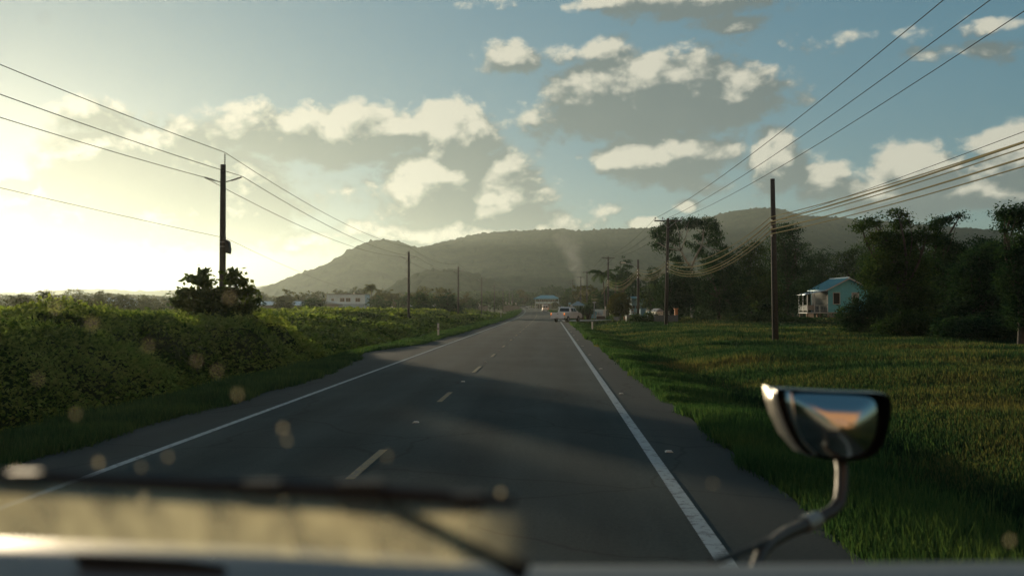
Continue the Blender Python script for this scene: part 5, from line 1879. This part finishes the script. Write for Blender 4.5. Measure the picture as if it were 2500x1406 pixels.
# ------------------------------------------------------------------ smoke
def smoke():
    Y = 640
    mb = MB()
    k = Y / FPX
    path = [(1420, 712, 10), (1418, 690, 17), (1422, 672, 24), (1420, 652, 33), (1410, 630, 44), (1398, 606, 52), (1385, 584, 50), (1375, 562, 36)]
    pts = [at(a, b_, Y) for a, b_, r_ in path]
    mb.tube(pts, [r_ * k for *_, r_ in path], 18)
    o = mb.build('smoke', None, smooth=True)
    tag(o, 'pale smoke rising from the village in front of the ridge', kind='stuff')
    m = bpy.data.materials.new('smoke'); m.use_nodes = True
    nt = m.node_tree; N, L = nt.nodes, nt.links
    N.remove(N['Principled BSDF'])
    pv = N.new('ShaderNodeVolumePrincipled')
    pv.inputs['Color'].default_value = (.90, .93, .93, 1)
    pv.inputs['Anisotropy'].default_value = .3
    tc = N.new('ShaderNodeTexCoord')
    n = N.new('ShaderNodeTexNoise'); n.inputs['Scale'].default_value = .11; n.inputs['Detail'].default_value = 4; n.inputs['Roughness'].default_value = .6; n.inputs['Distortion'].default_value = .6
    L.new(tc.outputs['Object'], n.inputs['Vector'])
    sp = N.new('ShaderNodeSeparateXYZ'); L.new(tc.outputs['Object'], sp.inputs[0])
    mr = N.new('ShaderNodeMapRange'); mr.inputs[1].default_value = .38; mr.inputs[2].default_value = .78
    mr.inputs[3].default_value = 0; mr.inputs[4].default_value = 1
    L.new(n.outputs['Fac'], mr.inputs[0])
    hz = N.new('ShaderNodeMapRange'); hz.inputs[1].default_value = 10; hz.inputs[2].default_value = 52; hz.inputs[3].default_value = .035; hz.inputs[4].default_value = .005
    L.new(sp.outputs[2], hz.inputs[0])
    mu = N.new('ShaderNodeMath'); mu.operation = 'MULTIPLY'
    L.new(mr.outputs[0], mu.inputs[0]); L.new(hz.outputs[0], mu.inputs[1])
    # thin out towards the rim of the column
    z0, z1 = pts[0].z, pts[-2].z
    xa, xb = pts[0].x, pts[-2].x
    def MA(op, a, b_=None, c=None):
        q = N.new('ShaderNodeMath'); q.operation = op
        for i_, v_ in enumerate((a, b_, c)):
            if v_ is None: continue
            if isinstance(v_, (int, float)): q.inputs[i_].default_value = v_
            else: L.new(v_, q.inputs[i_])
        return q.outputs[0]
    zt_ = MA('DIVIDE', MA('SUBTRACT', sp.outputs[2], z0), z1 - z0)
    ax = MA('MULTIPLY_ADD', zt_, xb - xa, xa)
    rad_ = MA('MULTIPLY_ADD', zt_, 10.0, 3.0)
    ddx = MA('DIVIDE', MA('SUBTRACT', sp.outputs[0], ax), rad_)
    ddy = MA('DIVIDE', MA('SUBTRACT', sp.outputs[1], float(Y)), rad_)
    rr_ = MA('MULTIPLY_ADD', ddx, ddx, MA('MULTIPLY', ddy, ddy))
    fal = MA('MAXIMUM', MA('SUBTRACT', 1.0, rr_), 0.0)
    den_ = MA('MULTIPLY', MA('MULTIPLY', mu.outputs[0], fal), 1.05)
    L.new(den_, pv.inputs['Density'])
    L.new(pv.outputs[0], N['Material Output'].inputs['Volume'])
    o.data.materials.append(m)


smoke()

# ------------------------------------------------------------------ haze
def haze():
    m = bpy.data.materials.new('haze'); m.use_nodes = True
    nt = m.node_tree; N, L = nt.nodes, nt.links
    N.remove(N['Principled BSDF'])
    pv = N.new('ShaderNodeVolumePrincipled')
    pv.inputs['Color'].default_value = (.82, .95, .90, 1)
    pv.inputs['Density'].default_value = .00011
    pv.inputs['Anisotropy'].default_value = .62
    L.new(pv.outputs[0], N['Material Output'].inputs['Volume'])
    o = MB().box((0, 1950, 113), (9900, 5900, 236)).build('haze', m)
    tag(o, 'thin sunlit haze over the plain', kind='stuff')


haze()

# ------------------------------------------------------------------ the bus we sit in
def bus():
    e = empty('bus', (0, 0.6, 0))
    tag(e, 'pale nose of the bus in the foreground with a black wiper and mirror', 'bus')
    org = Vector((0, 0.6, 0))
    def loc(px, py, Y): return at(px, py, Y) - org
    paint = mat('bus_paint', (0.16, 0.17, 0.165), .5, var=.08, scale=6)
    black = mat('wiper_black', (.012, .012, .012), .6)
    # cowl: a curved sheet with thickness
    crest = [(-500, 1300), (0, 1309), (500, 1325), (800, 1338), (1000, 1352), (1150, 1368), (1300, 1380), (1600, 1381), (2500, 1373), (3100, 1368)]
    cols = np.arange(-500, 3101, 60)
    cy = np.interp(cols, [c[0] for c in crest], [c[1] for c in crest])
    V, F = [], []
    rows = []
    for px, py in zip(cols, cy):
        c = []
        pc = loc(px, py, 1.02)
        for (dy, dz) in ((-.30, -.050), (-.22, -.030), (-.14, -.014), (-.07, -.004), (0, 0), (.05, -.012), (.10, -.05), (.12, -.14)):
            c.append(pc + Vector((0, dy, dz)))
        rows.append(c)
    m_ = len(rows[0])
    for c in rows: V += c
    for i in range(len(rows) - 1):
        for j in range(m_ - 1):
            F.append((i * m_ + j, (i + 1) * m_ + j, (i + 1) * m_ + j + 1, i * m_ + j + 1))
    mb = MB().add(V, F)
    o = mb.build('bonnet', paint, e, smooth=True)
    sd = o.modifiers.new('Solidify', 'SOLIDIFY'); sd.thickness = .004; sd.offset = -1
    # dark slot in the cowl
    q = MB()
    top = [(180, 1352), (330, 1358), (450, 1366), (545, 1380)]
    bot = [(545, 1394), (400, 1391), (280, 1382), (180, 1366)]
    fr = [loc(a, b_, .93) for a, b_ in top + bot]
    bk = [v + Vector((0, .02, -.012)) for v in fr]
    n = len(fr)
    q.add(fr + bk, [tuple(range(n)), tuple(reversed(range(n, 2 * n)))] + [(i, i + n, (i + 1) % n + n, (i + 1) % n) for i in range(n)])
    q.build('air_vent', black, e)
    # wiper
    q = MB()
    P = [loc(-260, 1146, .80), loc(0, 1160, .79), loc(250, 1172, .785), loc(500, 1184, .78), loc(750, 1196, .78), loc(900, 1203, .78), loc(1100, 1214, .78), loc(1258, 1223, .785)]
    q.tube(P, [.0045, .0052, .0055, .0065, .0075, .0075, .006, .0035], 8)
    wp = q.build('wiper_blade', black, e, smooth=True)
    q = MB()
    for (a, c, sz) in ((640, 1200, (.028, .012, .016)), (60, 1172, (.024, .012, .014)), (880, 1206, (.035, .014, .020)), (1140, 1222, (.024, .012, .012))):
        MB().box(loc(a, c, .77), sz).build('clip', black, wp)
    q = MB()
    P = [loc(760, 1196, .80), loc(900, 1207, .80), loc(985, 1245, .81), loc(1080, 1295, .82), loc(1180, 1345, .83), loc(1280, 1392, .84)]
    q.tube(P, [.004, .0055, .0060, .0068, .0072, .010], 8)
    q.build('wiper_arm', black, e, smooth=True)
    # mirror : D shaped head about 0.26 m wide, 2.2 m ahead
    Ym = 2.2
    k = Ym / FPX
    outline = [(1893, 952), (1905, 948), (2000, 955), (2100, 958), (2160, 960), (2176, 975), (2178, 1000), (2168, 1060), (2145, 1105), (2115, 1122), (2060, 1124), (2000, 1120),
               (1965, 1108), (1935, 1070), (1912, 1020), (1898, 980)]
    def smooth_loop(P, k=2):
        for _ in range(k):
            Q = []
            for i in range(len(P)):
                a, b_ = P[i], P[(i + 1) % len(P)]
                Q += [(a[0] * .75 + b_[0] * .25, a[1] * .75 + b_[1] * .25), (a[0] * .25 + b_[0] * .75, a[1] * .25 + b_[1] * .75)]
            P = Q
        return P
    outline = smooth_loop(outline)
    cxy = (2045, 1030)
    n = len(outline)
    rings = [(1.0, 0.0), (1.03, .02), (1.00, .055), (.85, .085), (.5, .105), (.01, .112)]
    V, F = [], []
    for s_, dy in rings:
        for (a, b_) in outline:
            V.append(loc(cxy[0] + (a - cxy[0]) * s_, cxy[1] + (b_ - cxy[1]) * s_, Ym) + Vector((0, dy, 0)))
    for i in range(len(rings) - 1):
        for j in range(n):
            F.append((i * n + j, i * n + (j + 1) % n, (i + 1) * n + (j + 1) % n, (i + 1) * n + j))
    mh = MB().add(V, F).build('mirror', mat('mirror_housing', (.025, .025, .025), .35, coat=.3), e, smooth=True)
    # polished flank curving back on the left side of the glass
    inner = [(1929, 957), (1934, 990), (1943, 1030), (1961, 1076), (1990, 1108)]
    outer = [(1888, 949), (1893, 985), (1905, 1022), (1928, 1070), (1966, 1114)]
    V, F = [], []
    prof = [(0, -.012), (.22, -.004), (.42, .010), (.62, .032), (.80, .062), (1.0, .105)]
    for t_, dy in prof:
        for (a, b_), (c, d_) in zip(inner, outer):
            V.append(loc(a + (c - a) * t_, b_ + (d_ - b_) * t_, Ym) + Vector((0, dy, 0)))
    n5 = len(inner)
    for i_ in range(len(prof) - 1):
        for j_ in range(n5 - 1):
            F.append((i_ * n5 + j_, i_ * n5 + j_ + 1, (i_ + 1) * n5 + j_ + 1, (i_ + 1) * n5 + j_))
    fl = MB().add(V, F).build('chrome_rim', mat('chrome_pale', (.92, .88, .78), .28, 1.0), mh, smooth=True)
    sdm = fl.modifiers.new('Solidify', 'SOLIDIFY'); sdm.thickness = .003; sdm.offset = 0
    # convex glass
    V, F = [], []
    gl = [(1930, 960), (2000, 963), (2090, 966), (2135, 972), (2145, 1000), (2140, 1050), (2120, 1095), (2085, 1113), (2030, 1114), (1988, 1106), (1960, 1075), (1942, 1030), (1933, 990)]
    gl = smooth_loop(gl)
    gc = (2045, 1035)
    n = len(gl)
    rr = [(1, 0), (.93, .0065), (.85, .0125), (.7, .022), (.5, .032), (.3, .038), (.12, .0405), (.01, .041)]
    for s_, dy in rr:
        for (a, b_) in gl:
            V.append(loc(gc[0] + (a - gc[0]) * s_, gc[1] + (b_ - gc[1]) * s_, Ym - .012) + Vector((0, -dy + .10 * (gc[1] - (gc[1] + (b_ - gc[1]) * s_)) * k, 0)))
    for i in range(len(rr) - 1):
        for j in range(n):
            F.append((i * n + j, i * n + (j + 1) % n, (i + 1) * n + (j + 1) % n, (i + 1) * n + j))
    MB().add(V, F).build('mirror_glass', mat('mirror_silver', (.66, .62, .56), .15, 1.0), mh, smooth=True)
    # arm
    arm = mat('mirror_arm_metal', (.06, .058, .05), .5, .3)
    q = MB()
    P = [loc(2052, 1118, Ym + .03), loc(2056, 1150, Ym + .02), loc(2055, 1190, Ym), loc(2050, 1225, Ym - .02), loc(2030, 1248, Ym - .05), loc(1985, 1272, Ym - .12), loc(1920, 1300, Ym - .25), loc(1880, 1325, Ym - .36),
         loc(1858, 1352, Ym - .42), loc(1846, 1385, Ym - .46), loc(1842, 1420, Ym - .5)]
    q.tube(P, [.0135] * 4 + [.013] * 3 + [.011] * 4, 12)
    ao = q.build('mirror_arm', arm, e, smooth=True)
    MB().tube([loc(1992, 1268, Ym - .11), loc(1962, 1281, Ym - .16)], .018, 12).build('clamp', mat('clamp_zinc', (.30, .32, .30), .4, .5), ao)
    MB().tube([loc(1915, 1303, Ym - .25), loc(1840, 1335, Ym - .45), loc(1735, 1374, Ym - .8)], [.009, .007, .006], 8).build('brace_rod', black, ao)
    # road dust the blade never reaches, lying on the lower windscreen
    cols = np.arange(-300, 1325, 25.0)
    V, F = [], []
    nr = 9
    for px in cols:
        tpy = np.interp(px, [-300, 0, 1250, 1300], [1160, 1180, 1242, 1280])
        bpy_ = np.interp(px, [-300, 0, 600, 1000, 1300], [1330, 1330, 1352, 1378, 1385])
        for j in range(nr):
            t = j / (nr - 1)
            py = tpy + (bpy_ - tpy) * t
            Yq = .745 + .02 * t + .02 * ((px - 500) / 900) ** 2
            V.append(loc(px, py, Yq))
    for i in range(len(cols) - 1):
        for j in range(nr - 1):
            F.append((i * nr + j, (i + 1) * nr + j, (i + 1) * nr + j + 1, i * nr + j + 1))
    m = bpy.data.materials.new('windscreen_dust'); m.use_nodes = True
    nt = m.node_tree; N, L = nt.nodes, nt.links
    N.remove(N['Principled BSDF'])
    tr = N.new('ShaderNodeBsdfTransparent')
    ts = N.new('ShaderNodeBsdfTranslucent'); ts.inputs['Color'].default_value = (.72, .66, .43, 1)
    df = N.new('ShaderNodeBsdfDiffuse'); df.inputs['Color'].default_value = (.36, .32, .22, 1)
    ad = N.new('ShaderNodeMixShader'); ad.inputs[0].default_value = .35
    L.new(ts.outputs[0], ad.inputs[1]); L.new(df.outputs[0], ad.inputs[2])
    tc = N.new('ShaderNodeTexCoord')
    mp = N.new('ShaderNodeMapping'); mp.inputs['Scale'].default_value = (38, 38, 14)
    L.new(tc.outputs['Object'], mp.inputs[0])
    no = N.new('ShaderNodeTexNoise'); no.inputs['Scale'].default_value = 1; no.inputs['Detail'].default_value = 4
    L.new(mp.outputs[0], no.inputs['Vector'])
    mr = N.new('ShaderNodeMapRange'); mr.inputs[1].default_value = .3; mr.inputs[2].default_value = .7; mr.inputs[3].default_value = .25; mr.inputs[4].default_value = .68
    L.new(no.outputs['Fac'], mr.inputs[0])
    # fades out towards its right end, where the sweep begins
    sp = N.new('ShaderNodeSeparateXYZ'); L.new(tc.outputs['Object'], sp.inputs[0])
    fd = N.new('ShaderNodeMapRange'); fd.inputs[1].default_value = -.012; fd.inputs[2].default_value = -.085; fd.inputs[3].default_value = 0; fd.inputs[4].default_value = 1
    fd.interpolation_type = 'SMOOTHSTEP'
    L.new(sp.outputs[0], fd.inputs[0])
    mu = N.new('ShaderNodeMath'); mu.operation = 'MULTIPLY'
    L.new(mr.outputs[0], mu.inputs[0]); L.new(fd.outputs[0], mu.inputs[1])
    mx = N.new('ShaderNodeMixShader')
    L.new(mu.outputs[0], mx.inputs[0]); L.new(tr.outputs[0], mx.inputs[1]); L.new(ad.outputs[0], mx.inputs[2])
    L.new(mx.outputs[0], N['Material Output'].inputs['Surface'])
    MB().add(V, F).build('windscreen_dust', m, e, smooth=True)
    # dried droplets on the glass
    q = MB()
    for (a, b_, s_) in ((40, 1150, 22), (75, 1152, 18), (350, 1215, 30), (240, 1128, 20), (410, 1115, 14), (345, 1140, 12), (580, 962, 17), (362, 845, 14), (530, 905, 13), (690, 1045, 18), (700, 1075, 14),
                        (1222, 1202, 17), (945, 1112, 12), (135, 750, 18), (225, 790, 18), (480, 880, 13), (185, 1010, 14), (560, 725, 16), (745, 1210, 26), (92, 925, 12), (2465, 1318, 18), (1740, 1180, 9),
                        (690, 1215, 26), (830, 1245, 22), (108, 45, 12)):
        r_ = s_ * .35 * .78 / FPX
        c = loc(a, b_, .78)
        o_ = len(q.v)
        q.sphere(c, (r_, r_ * .25, r_ * 1.2), 8, 5)
    dm = bpy.data.materials.new('dried_droplets'); dm.use_nodes = True
    nt = dm.node_tree; N, L = nt.nodes, nt.links
    N.remove(N['Principled BSDF'])
    tr = N.new('ShaderNodeBsdfTransparent')
    ts = N.new('ShaderNodeBsdfTranslucent'); ts.inputs['Color'].default_value = (.7, .62, .42, 1)
    mx = N.new('ShaderNodeMixShader'); mx.inputs[0].default_value = .28
    L.new(tr.outputs[0], mx.inputs[1]); L.new(ts.outputs[0], mx.inputs[2]); L.new(mx.outputs[0], N['Material Output'].inputs['Surface'])
    do = q.build('dried_droplets', dm, e, smooth=True)
    do['kind'] = 'stuff'


bus()

# ------------------------------------------------------------------ camera, render settings
cd = bpy.data.cameras.new('camera')
cam = bpy.data.objects.new('camera', cd)
COL.objects.link(cam)
cam.location = (0, 0, CAM_Z)
cam.rotation_euler = CAM_E
cd.lens = 35
cd.sensor_width = 36
cd.sensor_fit = 'HORIZONTAL'
cd.clip_start = 0.05
cd.clip_end = 20000
cd.dof.use_dof = True
cd.dof.focus_distance = 70
cd.dof.aperture_fstop = 2.8
SC.camera = cam
SC.view_settings.view_transform = 'Standard'
SC.view_settings.look = 'None'
SC.view_settings.exposure = 0.35
SC.view_settings.gamma = 1.0
SC.cycles.volume_bounces = 1
SC.cycles.max_bounces = 7
SC.cycles.transparent_max_bounces = 12
SC.cycles.use_denoising = True
